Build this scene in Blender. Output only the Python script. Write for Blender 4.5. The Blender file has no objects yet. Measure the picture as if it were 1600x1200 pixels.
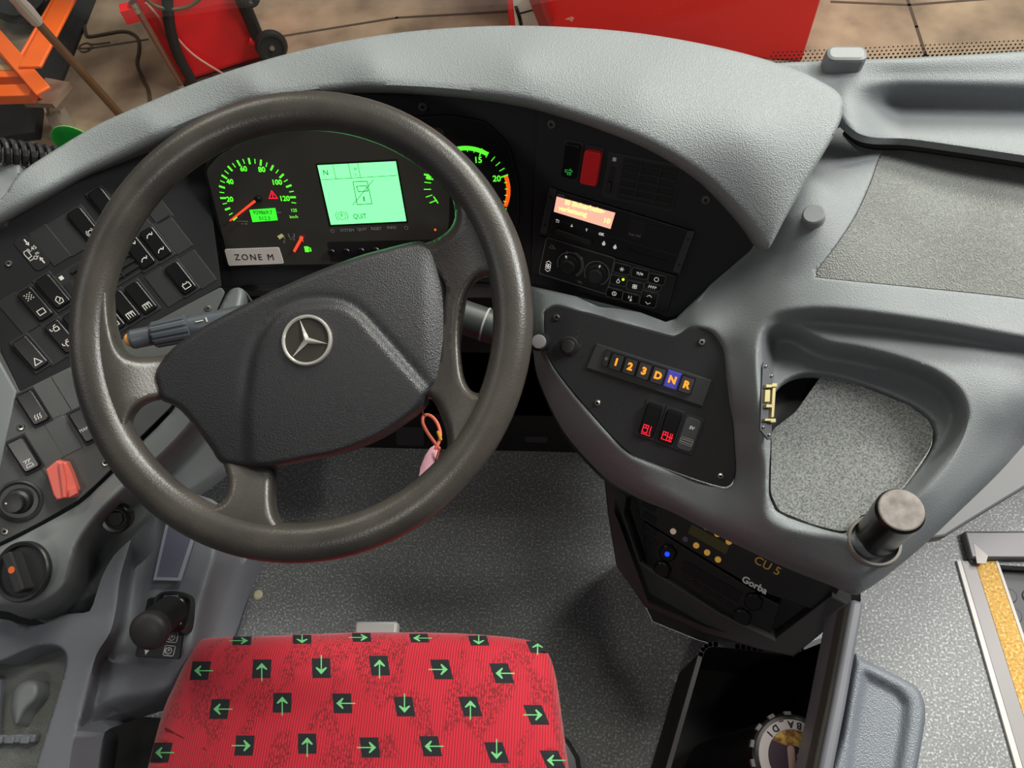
import bpy, bmesh, math, random
import numpy as np
from mathutils import Vector, Matrix
from mathutils.geometry import delaunay_2d_cdt
random.seed(7); np.random.seed(7)
sc = bpy.context.scene; COL = sc.collection
# ------------------------------------------------------------------ camera
F0 = 1150.0
RT = np.array([0.99463689, 0.05964162, -0.08450046]); UP = np.array([-0.0140502, 0.88733482, 0.46091161]); FW = np.array([-0.10246972, 0.45725245, -0.88341392])
CAM = np.array([0.0, 0.0, 1.45])
cd = bpy.data.cameras.new('camera'); cam = bpy.data.objects.new('camera', cd); COL.objects.link(cam)
cd.sensor_width = 36; cd.lens = 36 * F0 / 1600; cd.clip_start = 0.02; cd.clip_end = 60
cam.matrix_world = Matrix(((RT[0], UP[0], -FW[0], CAM[0]), (RT[1], UP[1], -FW[1], CAM[1]), (RT[2], UP[2], -FW[2], CAM[2]), (0, 0, 0, 1)))
sc.camera = cam
# ------------------------------------------------------------------ world, lights, exposure
w = bpy.data.worlds.new('world'); sc.world = w; w.use_nodes = True
w.node_tree.nodes['Background'].inputs[0].default_value = (0.95, 0.97, 1.0, 1); w.node_tree.nodes['Background'].inputs[1].default_value = 0.06
sc.view_settings.view_transform = 'Standard'; sc.view_settings.look = 'None'; sc.view_settings.gamma = 1; sc.view_settings.use_curve_mapping = False
sc.view_settings.exposure = 0.12
def area(name, loc, tgt, sx, sy, watt, col=(1, 1, 1)):
    l = bpy.data.lights.new(name, 'AREA'); l.shape = 'RECTANGLE'; l.size = sx; l.size_y = sy; l.energy = watt; l.color = col
    o = bpy.data.objects.new(name, l); COL.objects.link(o); o.location = loc
    o.rotation_euler = (Vector(tgt) - Vector(loc)).to_track_quat('-Z', 'Y').to_euler(); return o
area('workshop_ceiling_tubes', (1.9, 2.9, 3.6), (0.7, 1.3, 0), 3.0, 0.5, 225, (1, .96, .88))
area('workshop_ceiling_tubes_left', (-2.4, 2.6, 3.6), (-1.2, 1.8, 0), 1.6, 0.4, 32, (1, .92, .80))
area('entrance_lamp', (1.55, 0.75, 2.15), (0.6, 0.2, 0), 0.5, 0.5, 35, (1, .98, .97))
area('driver_ceiling_lamp', (-0.30, -0.85, 2.1), (-0.2, 0.4, 0.6), 0.16, 0.12, 3.2, (1, .96, .9))
area('added_side_fill', (-2.7, -0.1, 3.1), (-0.5, 0.3, 0.6), 0.4, 1.4, 6, (.97, .98, 1))  # unseen fill lamp, added to brighten the left console side
area('added_bin_fill', (0.9, 1.5, 3.9), (0.6, 2.9, -0.5), 1.8, 0.3, 45, (1, .93, .84))  # unseen lamp added to light the front of the red bin

# ------------------------------------------------------------------ helpers
def nrm(v): v = np.array(v, float); return v / np.linalg.norm(v)
def ray(x, y): return RT * ((x - 800) / F0) - UP * ((y - 600) / F0) + FW
def Z(x, y, z):                                    # the point at height z seen at a photo pixel
    d = ray(x, y); return CAM + d * ((z - CAM[2]) / d[2])
class Pl:
    def __init__(s, o, u, n):
        s.o = np.array(o, float); s.n = nrm(n); u = np.array(u, float); s.u = nrm(u - s.n * (u @ s.n)); s.v = np.cross(s.n, s.u)
    def hit(s, x, y, c=0.0):
        d = ray(x, y); return CAM + d * (((s.o + s.n * c - CAM) @ s.n) / (d @ s.n))
    def L(s, x, y, c=0.0):
        q = s.hit(x, y, c) - s.o; return (q @ s.u, q @ s.v)
    def W(s, a, b, c=0.0): return s.o + s.u * a + s.v * b + s.n * c
    def Ls(s, pts, c=0.0): return [s.L(x, y, c) for x, y in pts]
def s2l(c):
    c = c / 255.0; return c / 12.92 if c <= 0.04045 else ((c + 0.055) / 1.055) ** 2.4
def col(r, g, b): return (s2l(r), s2l(g), s2l(b), 1)
def mat(name, rgb, rough=0.5, metal=0.0, grain=None, emit=0.0, spec=0.5, noise=None, coat=0.0, alpha=1.0):
    m = bpy.data.materials.new(name); m.use_nodes = True; nt = m.node_tree; b = nt.nodes['Principled BSDF']
    b.inputs['Base Color'].default_value = col(*rgb); b.inputs['Roughness'].default_value = rough; b.inputs['Metallic'].default_value = metal
    b.inputs['Specular IOR Level'].default_value = spec; b.inputs['Coat Weight'].default_value = coat
    if alpha < 1: b.inputs['Alpha'].default_value = alpha
    if emit: b.inputs['Emission Color'].default_value = col(*rgb); b.inputs['Emission Strength'].default_value = emit
    tc = nt.nodes.new('ShaderNodeTexCoord')
    if noise:                                     # (scale, darker rgb, lighter rgb, low, high)
        n = nt.nodes.new('ShaderNodeTexNoise'); n.inputs['Scale'].default_value = noise[0]; n.inputs['Detail'].default_value = 6
        nt.links.new(tc.outputs['Object'], n.inputs['Vector'])
        r = nt.nodes.new('ShaderNodeValToRGB'); r.color_ramp.elements[0].color = col(*noise[1]); r.color_ramp.elements[1].color = col(*noise[2])
        r.color_ramp.elements[0].position = noise[3]; r.color_ramp.elements[1].position = noise[4]
        nt.links.new(n.outputs['Fac'], r.inputs['Fac']); nt.links.new(r.outputs['Color'], b.inputs['Base Color'])
    if grain:                                     # (scale, strength)
        v = nt.nodes.new('ShaderNodeTexVoronoi'); v.inputs['Scale'].default_value = grain[0]
        nt.links.new(tc.outputs['Object'], v.inputs['Vector'])
        bp = nt.nodes.new('ShaderNodeBump'); bp.inputs['Strength'].default_value = grain[1]; bp.inputs['Distance'].default_value = 0.001
        nt.links.new(v.outputs['Distance'], bp.inputs['Height']); nt.links.new(bp.outputs['Normal'], b.inputs['Normal'])
    return m
def props(o, label, cat=None, group=None, kind=None):
    if label: o['label'] = label
    if cat: o['category'] = cat
    if group: o['group'] = group
    if kind: o['kind'] = kind
    return o
def thing(name, label, cat, loc, group=None):
    o = bpy.data.objects.new(name, None); COL.objects.link(o); o.location = Vector(loc); o.empty_display_size = 0.02
    return props(o, label, cat, group)
def base(o):
    b = Vector((0, 0, 0))
    while o: b += o.location; o = o.parent
    return b
def link(name, me, parent=None, loc=None):
    o = bpy.data.objects.new(name, me); COL.objects.link(o); o.parent = parent
    if loc is not None: o.location = Vector(loc)
    return o
class MB:
    def __init__(s): s.v = []; s.f = []; s.m = []; s.cur = 0
    def add(s, vs, fs):
        k = len(s.v); s.v += [tuple(map(float, p)) for p in vs]
        for f in fs: s.f.append(tuple(i + k for i in f)); s.m.append(s.cur)
    def prism(s, pl, pts, c0, c1, bev=0.0, back=True):
        a = sum(pts[i][0] * pts[(i + 1) % len(pts)][1] - pts[(i + 1) % len(pts)][0] * pts[i][1] for i in range(len(pts)))
        if a < 0: pts = pts[::-1]
        n = len(pts); rings = [(0.0, c0)]
        if bev: rings += [(0.0, c1 - bev), (bev * .3, c1 - bev * .3), (bev, c1)]
        else: rings += [(0.0, c1)]
        vs = []
        for ins, c in rings:
            for i in range(n):
                p0 = np.array(pts[i - 1]); p = np.array(pts[i]); p1 = np.array(pts[(i + 1) % n])
                if ins:
                    d0 = p - p0; d1 = p1 - p; l0 = np.linalg.norm(d0) + 1e-12; l1 = np.linalg.norm(d1) + 1e-12
                    n0 = np.array([-d0[1], d0[0]]) / l0; n1 = np.array([-d1[1], d1[0]]) / l1; m = n0 + n1; q = m @ m
                    p = p + m * (2 * ins / max(q, 0.8))
                vs.append(pl.W(p[0], p[1], c))
        fs = []
        for r in range(len(rings) - 1):
            for i in range(n):
                j = (i + 1) % n; fs.append((r * n + i, r * n + j, r * n + n + j, r * n + n + i))
        fs.append(tuple(range((len(rings) - 1) * n, len(rings) * n)))
        if back: fs.append(tuple(range(n - 1, -1, -1)))
        s.add(vs, fs); return s
    def lathe(s, pl, a, b, prof, seg=28, cap=True, a0=0.0, a1=2 * math.pi):
        full = abs(a1 - a0 - 2 * math.pi) < 1e-6; m = seg if full else seg + 1; vs = []
        for r, c in prof:
            for i in range(m):
                t = a0 + (a1 - a0) * i / seg; vs.append(pl.W(a + r * math.cos(t), b + r * math.sin(t), c))
        fs = []
        for k in range(len(prof) - 1):
            for i in range(seg):
                j = (i + 1) % m; fs.append((k * m + i, k * m + j, k * m + m + j, k * m + m + i))
        if cap and full: fs.append(tuple(range((len(prof) - 1) * m, len(prof) * m)))
        if not full:
            fs.append(tuple(k * m for k in range(len(prof)))); fs.append(tuple(k * m + seg for k in range(len(prof) - 1, -1, -1)))
        s.add(vs, fs); return s
    def tube(s, pts, r, seg=12, closed=False, cap=True):
        pts = [np.array(p, float) for p in pts]; n = len(pts); rs = r if hasattr(r, '__len__') else [r] * n
        T = [nrm(pts[(i + 1) % n] - pts[i - 1]) if closed else nrm(pts[min(i + 1, n - 1)] - pts[max(i - 1, 0)]) for i in range(n)]
        x = np.cross(T[0], [0, 0, 1]); x = nrm(x if np.linalg.norm(x) > 1e-3 else np.cross(T[0], [0, 1, 0])); vs = []
        for i in range(n):
            x = nrm(x - T[i] * (x @ T[i])); y = np.cross(T[i], x)
            for k in range(seg):
                t = 2 * math.pi * k / seg; vs.append(pts[i] + (x * math.cos(t) + y * math.sin(t)) * rs[i])
        fs = []
        for i in range(n if closed else n - 1):
            for k in range(seg):
                j = (i + 1) % n; q = (k + 1) % seg; fs.append((i * seg + k, i * seg + q, j * seg + q, j * seg + k))
        if cap and not closed: fs += [tuple(range(seg - 1, -1, -1)), tuple(range((n - 1) * seg, n * seg))]
        s.add(vs, fs); return s
    def box(s, p0, p1, w_, h_, up=(0, 0, 1)):      # a bar from p0 to p1, w_ wide and h_ thick along up
        p0 = np.array(p0, float); p1 = np.array(p1, float); t = nrm(p1 - p0); u = np.array(up, float); u = nrm(u - t * (u @ t)); x = np.cross(t, u)
        vs = [p + x * sx * w_ / 2 + u * sz * h_ / 2 for p in (p0, p1) for sx, sz in ((-1, -1), (1, -1), (1, 1), (-1, 1))]
        s.add(vs, [(3, 2, 1, 0), (4, 5, 6, 7), (0, 1, 5, 4), (1, 2, 6, 5), (2, 3, 7, 6), (3, 0, 4, 7)]); return s
    def ribbon(s, pl, pts, wd, c0, c1, closed=False):
        n = len(pts)
        for i in range(n if closed else n - 1):
            p = np.array(pts[i], float); q = np.array(pts[(i + 1) % n], float); d = q - p; l = np.linalg.norm(d)
            if l < 1e-9: continue
            d /= l; nn = np.array([-d[1], d[0]]) * wd / 2; e = d * wd / 2
            s.prism(pl, [tuple(p - e + nn), tuple(p - e - nn), tuple(q + e - nn), tuple(q + e + nn)], c0, c1, back=False)
        return s
    def build(s, name, mats, parent=None, loc=None, smooth=19, bevel=0):
        me = bpy.data.meshes.new(name); b = base(parent) + (Vector(loc) if loc is not None else Vector((0, 0, 0)))
        me.from_pydata([(x - b[0], y - b[1], z - b[2]) for x, y, z in s.v], [], s.f); me.update()
        mats = mats if isinstance(mats, (list, tuple)) else [mats]
        for m in mats: me.materials.append(m)
        me.polygons.foreach_set('material_index', s.m)
        bm = bmesh.new(); bm.from_mesh(me); bmesh.ops.recalc_face_normals(bm, faces=bm.faces); bm.to_mesh(me); bm.free()
        if smooth: me.polygons.foreach_set('use_smooth', [True] * len(me.polygons)); me.set_sharp_from_angle(angle=math.radians(smooth))
        o = link(name, me, parent, loc)
        if bevel:
            md = o.modifiers.new('bevel', 'BEVEL'); md.width = bevel; md.segments = 2; md.limit_method = 'ANGLE'
        return o
def cr(pts, closed=True, k=4):                    # Catmull-Rom smoothing of a polyline
    P = [np.array(p, float) for p in pts]; n = len(P); out = []
    for i in range(n if closed else n - 1):
        g = (lambda j: P[j % n]) if closed else (lambda j: P[min(max(j, 0), n - 1)])
        a, b, c, d = g(i - 1), g(i), g(i + 1), g(i + 2)
        for q in range(k):
            t = q / k; out.append(tuple(0.5 * ((2 * b) + (c - a) * t + (2 * a - 5 * b + 4 * c - d) * t * t + (3 * b - a - 3 * c + d) * t ** 3)))
    if not closed: out.append(tuple(P[-1]))
    return out
def rrect(a, b, w_, h_, r, k=4, ang=0):
    out = []
    for cx, cy, t0 in ((w_ / 2 - r, h_ / 2 - r, 0), (-w_ / 2 + r, h_ / 2 - r, 90), (-w_ / 2 + r, -h_ / 2 + r, 180), (w_ / 2 - r, -h_ / 2 + r, 270)):
        for i in range(k + 1):
            t = math.radians(t0 + 90 * i / k); out.append((cx + r * math.cos(t), cy + r * math.sin(t)))
    ca, sa = math.cos(math.radians(ang)), math.sin(math.radians(ang))
    return [(a + x * ca - y * sa, b + x * sa + y * ca) for x, y in out]
def circ(a, b, r, n=24, a0=0, a1=360):
    return [(a + r * math.cos(math.radians(a0 + (a1 - a0) * i / n)), b + r * math.sin(math.radians(a0 + (a1 - a0) * i / n))) for i in range(n if a1 - a0 == 360 else n + 1)]
def roundpoly(pts, r=6, k=3):                     # rounds the corners of a polygon
    out = []; n = len(pts)
    for i in range(n):
        p0, p, p1 = (np.array(pts[j % n], float) for j in (i - 1, i, i + 1))
        d0 = np.linalg.norm(p0 - p); d1 = np.linalg.norm(p1 - p); rr = min(r, d0 * .45, d1 * .45)
        a = p + (p0 - p) / d0 * rr; b = p + (p1 - p) / d1 * rr
        for q in range(k + 1):
            t = q / k; out.append(tuple(a * (1 - t) ** 2 + 2 * p * t * (1 - t) + b * t * t))
    return out
def tps(ctrl, lam=1e-3):
    c = np.array(ctrl, float); s_ = 300.0; P = c[:, :2] / s_; n = len(P)
    def K(A, B):
        d2 = ((A[:, None, :] - B[None]) ** 2).sum(-1); return 0.5 * d2 * np.log(d2 + 1e-12)
    M = np.zeros((n + 3, n + 3)); M[:n, :n] = K(P, P) + np.eye(n) * lam; M[:n, n] = 1; M[:n, n + 1:] = P; M[n, :n] = 1; M[n + 1:, :n] = P.T
    wv = np.linalg.solve(M, np.r_[c[:, 2], 0, 0, 0])
    def f(X, Y):
        Q = np.stack([np.atleast_1d(X), np.atleast_1d(Y)], -1) / s_; return K(Q, P) @ wv[:n] + wv[n] + Q @ wv[n + 1:]
    return f
def dist(Q, poly, closed=True):                   # distance of each point to a polyline
    A = np.array(poly, float); B = np.roll(A, -1, 0)
    if not closed: A = A[:-1]; B = B[:-1]
    best = np.full(len(Q), 1e9)
    for a, b in zip(A, B):
        d = b - a; t = np.clip(((Q - a) @ d) / (d @ d + 1e-12), 0, 1); best = np.minimum(best, np.hypot(*(Q - a - t[:, None] * d).T))
    return best
def inside(Q, poly):
    A = np.array(poly, float); B = np.roll(A, -1, 0); r = np.zeros(len(Q), bool); x, y = Q[:, 0], Q[:, 1]
    for (ax, ay), (bx, by) in zip(A, B):
        if ay == by: continue
        r ^= ((ay > y) != (by > y)) & (x < (bx - ax) * (y - ay) / (by - ay) + ax)
    return r
def skin(name, outline, mats, place, h, holes=(), step=6, lips=(), skirt=0.03, sdir=(0, 0, -1), paint=(), parent=None, loc=None, skirtholes=True, sharp=50, rails=()):
    """A moulded sheet: outline and holes in photo pixels, height h(x,y), rounded lips [(polyline, closed, radius_px, drop)], rim folded along sdir."""
    outline = list(outline); holes = [list(q) for q in holes]
    xs, ys = np.array(outline).T; gx, gy = np.meshgrid(np.arange(xs.min() + step / 2, xs.max(), step), np.arange(ys.min() + step / 2, ys.max(), step))
    G = np.stack([gx.ravel(), gy.ravel()], -1); G += (np.random.rand(*G.shape) - .5) * step * .06
    extra = []
    for poly, closed, rad, drop in lips:
        A = np.array(poly, float); n = len(A)
        for i in range(n if closed else n - 1):
            a, b = A[i], A[(i + 1) % n]; d = b - a; l = np.linalg.norm(d)
            if l < 1e-6: continue
            nn = np.array([-d[1], d[0]]) / l
            m_ = max(1, int(l / (step * .7)))
            for q in range(m_):
                p = a + d * (q + .5) / m_
                for fr in ((.12, .35, .65, 1.0) if rad > 11 else (.3, .65, 1.0)):
                    for sg in (-1, 1): extra.append(p + nn * sg * rad * fr)
    def keep(Q, mn, against):
        k = inside(Q, outline) & (dist(Q, outline) > mn)
        for hl in holes: k &= ~inside(Q, hl) & (dist(Q, hl) > mn)
        for pl_ in paint: k &= dist(Q, pl_[0]) > mn * .6
        return Q[k]
    G = keep(G, step * .45, None); E_ = np.zeros((0, 2))
    if extra:
        E_ = keep(np.array(extra), min(l[2] for l in lips) * .1, None)
        m = np.ones(len(G), bool)
        for poly, closed, rad, drop in lips: m &= dist(G, poly, closed) > rad * 1.05
        G = G[m]
    for poly, offs in rails:                              # rows of points that follow a crease
        A = np.array(poly, float); n = len(A); ar_ = sum(A[i][0] * A[(i + 1) % n][1] - A[(i + 1) % n][0] * A[i][1] for i in range(n)); sg = 1 if ar_ > 0 else -1; ex = []
        for i in range(n):
            a, b = A[i], A[(i + 1) % n]; d = b - a; l = np.linalg.norm(d)
            if l < 1e-6: continue
            nn = np.array([-d[1], d[0]]) / l * sg; m_ = max(1, int(round(l / 5)))
            for q in range(m_):
                for o_ in offs: ex.append(a + d * (q + .5) / m_ + nn * o_)
        ex = keep(np.array(ex), 1.5, None)
        for pl_ in lips:
            if len(ex): ex = ex[dist(ex, pl_[0], pl_[1]) > pl_[2] * 1.05]
        if len(ex):                                       # drop rows that crowd together
            _, ui = np.unique(np.round(ex / 2.6).astype(int), axis=0, return_index=True); ex = ex[ui]
        sd_ = sdist(G[:, 0], G[:, 1], poly); G = G[(sd_ < min(offs) - 3) | (sd_ > max(offs) + 3)]
        if len(E_): E_ = np.concatenate([E_, ex])
        else: E_ = ex
    V = list(map(tuple, outline)); Ed = [(i, (i + 1) % len(outline)) for i in range(len(outline))]
    for q in list(holes) + [p[0] for p in paint]:
        k = len(V); V += list(map(tuple, q)); Ed += [(k + i, k + (i + 1) % len(q)) for i in range(len(q))]
    V += list(map(tuple, E_)) + list(map(tuple, G))
    vo, eo, fo, _, _, _ = delaunay_2d_cdt([Vector(p) for p in V], Ed, [], 0, 1e-4)
    Q = np.array([tuple(p) for p in vo]); fo = np.array([f for f in fo if len(f) == 3]); cen = Q[fo].mean(1)
    k = inside(cen, outline)
    for hl in holes: k &= ~inside(cen, hl)
    fo = fo[k]; cen = cen[k]; mi = np.zeros(len(fo), int)
    for poly, idx in paint: mi[inside(cen, poly)] = idx
    H = np.array(h(Q[:, 0], Q[:, 1]), float)
    for poly, closed, rad, drop in lips:
        d = np.clip(1 - dist(Q, poly, closed) / rad, 0, 1); H -= drop * (1 - np.sqrt(np.clip(1 - d * d, 0, 1)))
    P = [place(x, y, z) for (x, y), z in zip(Q, H)]
    cnt = {}
    for f in fo:
        for a, b in ((f[0], f[1]), (f[1], f[2]), (f[2], f[0])): cnt.setdefault((min(a, b), max(a, b)), []).append((a, b))
    faces = [tuple(int(i) for i in f) for f in fo]; mi = list(mi)
    if skirt:
        sd = nrm(sdir) * skirt; mp = {}
        for e, l in cnt.items():
            if len(l) == 1:
                a, b = map(int, l[0])
                if not skirtholes and min(dist(Q[[a]], hl)[0] for hl in holes) < .01: continue
                for i in (a, b):
                    if i not in mp: mp[i] = len(P); P.append(P[i] + sd)
                faces.append((b, a, mp[a], mp[b])); mi.append(0)
    M_ = MB(); M_.v = [tuple(p) for p in P]; M_.f = faces; M_.m = [int(x) for x in mi]
    return M_.build(name, mats, parent, loc, smooth=sharp)
zp = lambda x, y, z: Z(x, y, z)
def ss(t): t = np.clip(t, 0, 1); return t * t * (3 - 2 * t)
def sdist(x, y, poly):                            # signed distance in pixels, positive inside
    Q = np.stack([np.atleast_1d(x).astype(float), np.atleast_1d(y).astype(float)], -1); return dist(Q, poly) * np.where(inside(Q, poly), 1, -1)
def text(pl, s, at, size, m, parent, name='lettering', ang=0, c=0.0008, ex=0.00015, px=True, bold=0.0, mirror=False, shear=0, sx=1.0, sp=1.0):
    a, b = pl.L(*at) if px else at
    cu = bpy.data.curves.new(name, 'FONT'); cu.body = s; cu.size = size; cu.align_x = 'CENTER'; cu.align_y = 'CENTER'; cu.extrude = ex; cu.offset = bold; cu.shear = shear; cu.space_character = sp; cu.resolution_u = 3
    t = bpy.data.objects.new(name, cu); me = bpy.data.meshes.new_from_object(t); bpy.data.objects.remove(t)
    me.name = name; me.materials.clear(); me.materials.append(m); bb = base(parent); ca, sa = math.cos(math.radians(ang)), math.sin(math.radians(ang))
    for v in me.vertices:
        x, y, z = v.co; x *= (-sx if mirror else sx)
        p = pl.W(a + x * ca - y * sa, b + x * sa + y * ca, c + z); v.co = (p[0] - bb[0], p[1] - bb[1], p[2] - bb[2])
    return link(name, me, parent)
def icon(pl, a, b, s, strokes, m, parent, name='symbol', wd=0.0009, c=0.0, fills=()):
    M_ = MB()
    for st in strokes:
        cl = st[0] == 'c'; pts = st[1:] if cl else st
        M_.ribbon(pl, [(a + x * s, b + y * s) for x, y in pts], wd, c, c + .0002, cl)
    for fl in fills: M_.prism(pl, [(a + x * s, b + y * s) for x, y in fl], c, c + .0002, back=False)
    return M_.build(name, m, parent, smooth=0)
SCREWN = 0
def screw(pl, xy, parent, r=0.0042, m=None, c0=0.0):
    a, b = pl.L(*xy); M_ = MB(); M_.lathe(pl, a, b, [(r, c0 - .001), (r, c0 + .0012), (r * .8, c0 + .0024), (r * .45, c0 + .0026), (r * .4, c0 + .001)])
    M_.cur = 1; M_.lathe(pl, a, b, [(r * .42, c0 + .0008), (r * .42, c0 + .0012)])
    return M_.build('screw', [m or STEEL, BLK], parent)
# ------------------------------------------------------------------ planes of the dashboard faces
PC = Pl((-.28, .65, .735), (1, 0, 0), (0, -.866, .5))
PR = Pl((.032, .604, .71), (.955, -.295, 0), (-.2, -.836, .511))
PL = Pl(PC.hit(335, 340), (.73, .68, 0), (.42, -.42, .8))
GP = Pl((.102, .38, .588), (.95, -.31, 0), (-.19, -.61, .77))
q0, q1, q2 = Z(30, 610, .68), Z(345, 445, .66), Z(10, 850, .60)
PB = Pl(q0, q1 - q0, np.cross(q1 - q0, q0 - q2))
if PB.n[2] < 0: PB = Pl(q0, q1 - q0, -PB.n)
RA = Pl(Z(1100, 850, .42), (.866, -.5, 0), (-.32, -.557, .766))
WH = Pl((-.283, .367, .866), (1, 0, 0), (.0114, -.3918, .92))
def gz(p): return lambda x, y: p.hit(x, y)[2]
# ------------------------------------------------------------------ materials
GREY = mat('grey_plastic', (122, 127, 129), .48, grain=(900, .35))
GREYM = mat('grey_smooth_plastic', (120, 124, 125), .42, grain=(1500, .12))
GREYD = mat('dark_grey_plastic', (62, 65, 68), .5, grain=(1200, .2))
GREYB = mat('blue_grey_plastic', (112, 115, 121), .4, grain=(1100, .25))
PANEL = mat('black_panel', (42, 43, 45), .62, spec=.25)
PANELL = mat('black_side_panel', (34, 34, 36), .65, spec=.2)
PANELG = mat('anthracite_panel', (80, 82, 81), .5, grain=(1300, .15))
GEARP = mat('black_console_plate', (38, 39, 41), .55, grain=(1500, .3))
BLK = mat('black', (8, 8, 9), .6)
GLOSS = mat('gloss_black', (14, 14, 15), .28, spec=.5)
DUCT = mat('dark_blank', (30, 31, 33), .5)
RUB = mat('black_rubber', (26, 26, 27), .55)
STEEL = mat('steel', (190, 186, 178), .28, 1.0)
CHROME = mat('chrome', (232, 230, 222), .22, .65)
BRASS = mat('brass', (190, 178, 130), .4, .6)
WHITE = mat('white_print', (225, 222, 215), .6)
WHITEL = mat('backlit_print', (225, 222, 215), .6, emit=.42)
GREYPR = mat('grey_print', (150, 150, 148), .6)
LEATH = mat('worn_leather', (62, 59, 55), .34, grain=(500, .12), noise=(14, (53, 51, 48), (74, 69, 63), .35, .7), spec=.6)
PAD = mat('hub_leather', (44, 44, 46), .40, grain=(760, .38), spec=.55)
GREEN = mat('green_light', (90, 255, 50), .5, emit=1.0)
GREEND = mat('green_print_light', (120, 230, 60), .5, emit=.75)
LCDG = mat('green_display', (120, 255, 150), .4, emit=1.25)
LCDK = mat('display_ink', (20, 110, 50), .5)
ODOG = mat('odometer_display', (60, 240, 50), .4, emit=.8)
ORNG = mat('orange_light', (255, 95, 20), .5, emit=.9)
ORGP = mat('orange_print', (240, 160, 40), .5, emit=.5)
REDL = mat('red_light', (255, 30, 60), .5, emit=1.1)
NEED = mat('needle_red', (255, 70, 40), .5, emit=.9)
# ================================================================== SETTING
FLOORM = mat('speckled_vinyl', (120, 124, 124), .55)
def speckle(m, lo, mid, hi, sc_=160):
    nt = m.node_tree; b = nt.nodes['Principled BSDF']; tc = nt.nodes.new('ShaderNodeTexCoord')
    n = nt.nodes.new('ShaderNodeTexNoise'); n.inputs['Scale'].default_value = sc_; n.inputs['Detail'].default_value = 3; nt.links.new(tc.outputs['Object'], n.inputs['Vector'])
    r = nt.nodes.new('ShaderNodeValToRGB'); e = r.color_ramp.elements; e[0].position = .36; e[0].color = col(*lo); e[1].position = .60; e[1].color = col(*hi)
    q = e.new(.43); q.color = col(*mid); q = e.new(.57); q.color = col(*mid); nt.links.new(n.outputs['Fac'], r.inputs['Fac'])
    n2 = nt.nodes.new('ShaderNodeTexNoise'); n2.inputs['Scale'].default_value = 9; nt.links.new(tc.outputs['Object'], n2.inputs['Vector'])
    mx = nt.nodes.new('ShaderNodeMix'); mx.data_type = 'RGBA'; mx.blend_type = 'MULTIPLY'; mx.inputs[0].default_value = .35
    nt.links.new(r.outputs['Color'], mx.inputs[6]); nt.links.new(n2.outputs['Fac'], mx.inputs[7]); nt.links.new(mx.outputs[2], b.inputs['Base Color'])
speckle(FLOORM, (122, 125, 126), (142, 145, 146), (204, 206, 202), 250)
GROUNDM = mat('workshop_concrete', (150, 130, 110), .8, noise=(5.5, (124, 107, 90), (172, 150, 125), .32, .70))
def flat(name, pts, z0, z1, m, **k):
    M_ = MB(); pl = Pl((0, 0, 0), (1, 0, 0), (0, 0, 1)); M_.prism(pl, pts, z0, z1); o = M_.build(name, m, smooth=0)
    return o
XYp = Pl((0, 0, 0), (1, 0, 0), (0, 0, 1))
g = flat('ground', [(-7, .9), (7, .9), (7, 8), (-7, 8)], -.64, -.6, GROUNDM); props(g, None, kind='structure')
SEAM = mat('concrete_joint', (78, 66, 56), .9)
J = MB()
for pts in ([(440, 57), (620, 28), (800, 18), (1000, -30)], [(1415, -10), (1432, 42), (1446, 86), (1452, 120)], [(60, 76), (140, 76), (230, 62)], [(1300, 3), (1420, 8), (1600, -6)]):
    J.ribbon(XYp, [tuple(Z(x, y, -.6)[:2]) for x, y in pts], .012, -.6, -.5985)
j = J.build('trim_1', SEAM, smooth=0); props(j, None, kind='structure')
# bus floor: platform under the driver and the entrance area; a step well at the far right
w0 = Z(1515, 880, 0)[:2]; w1 = Z(1640, 1260, 0)[:2]; w2 = Z(1700, 905, 0)[:2]; dd = (w1 - w0); w1 = w0 + dd
fl = flat('floor', [(-.95, -.5), (w1[0], -.5), tuple(w1), tuple(w0), (1.6, w0[1] - .02), (1.6, .74), (-.95, .74)], -.03, 0, FLOORM); props(fl, None, kind='structure')
STUD = mat('studded_rubber', (52, 54, 58), .5)
def wy0(x): return .845 - .16 * max(0, abs(x + .1) - .35) ** 1.3 - (.12 * max(0, -x - .5))
zz = -.035; S = MB(); a0, a1 = w0 + np.array([-.02, .02]), w1 + np.array([-.02, 0])
S.prism(XYp, [tuple(a0), tuple(a1), (1.6, a1[1]), (1.6, a0[1])], zz - .02, zz)
o = S.build('step_mat', STUD); props(o, 'black rubber step mat with raised round studs beside the yellow edge strip', 'mat')
M_ = MB(); n_ = 0
for i in range(14):
    for k in range(26):
        p = np.array([w0[0] + .075 + i * .036, w0[1] - .05 - k * .036])
        px = (p - CAM[:2])
        M_.lathe(XYp, p[0], p[1], [(.0135, zz), (.0135, zz + .0015), (.012, zz + .0025)], 14)
sb = M_.build('studs', STUD, o); sb['kind'] = 'stuff'
# step edge: aluminium strip, grey strip, cork-yellow strip lying on the floor edge
def strip(name, x0, x1, y0, y1, z0, z1, m, parent=None):
    pl = XYp; pts = [Z(x0[0], y0, z1), Z(x0[1], y0, z1), Z(x1[1], y1, z1), Z(x1[0], y1, z1)]
    q = MB(); q.prism(pl, [tuple(p[:2]) for p in pts], z0, z1, bev=.001); return q.build(name, m, parent)
e0, e1 = (0, 0), (0, 0)
st = thing('step_edge_profile', 'long step edge strip in white, grey and speckled yellow along the entrance step', 'step edge', (w0[0], w0[1], 0))
YEL = mat('yellow_grit', (205, 160, 75), .8); speckle(YEL, (190, 140, 60), (214, 170, 88), (235, 205, 130), 220)
strip('white_edge', (1495, 1502), (1592, 1603), 876, 1215, 0, .006, mat('pale_plastic', (205, 202, 198), .5), st)
strip('grey_insert', (1502, 1523), (1603, 1630), 876, 1215, 0, .005, mat('grey_insert', (150, 146, 146), .5), st)
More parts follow.
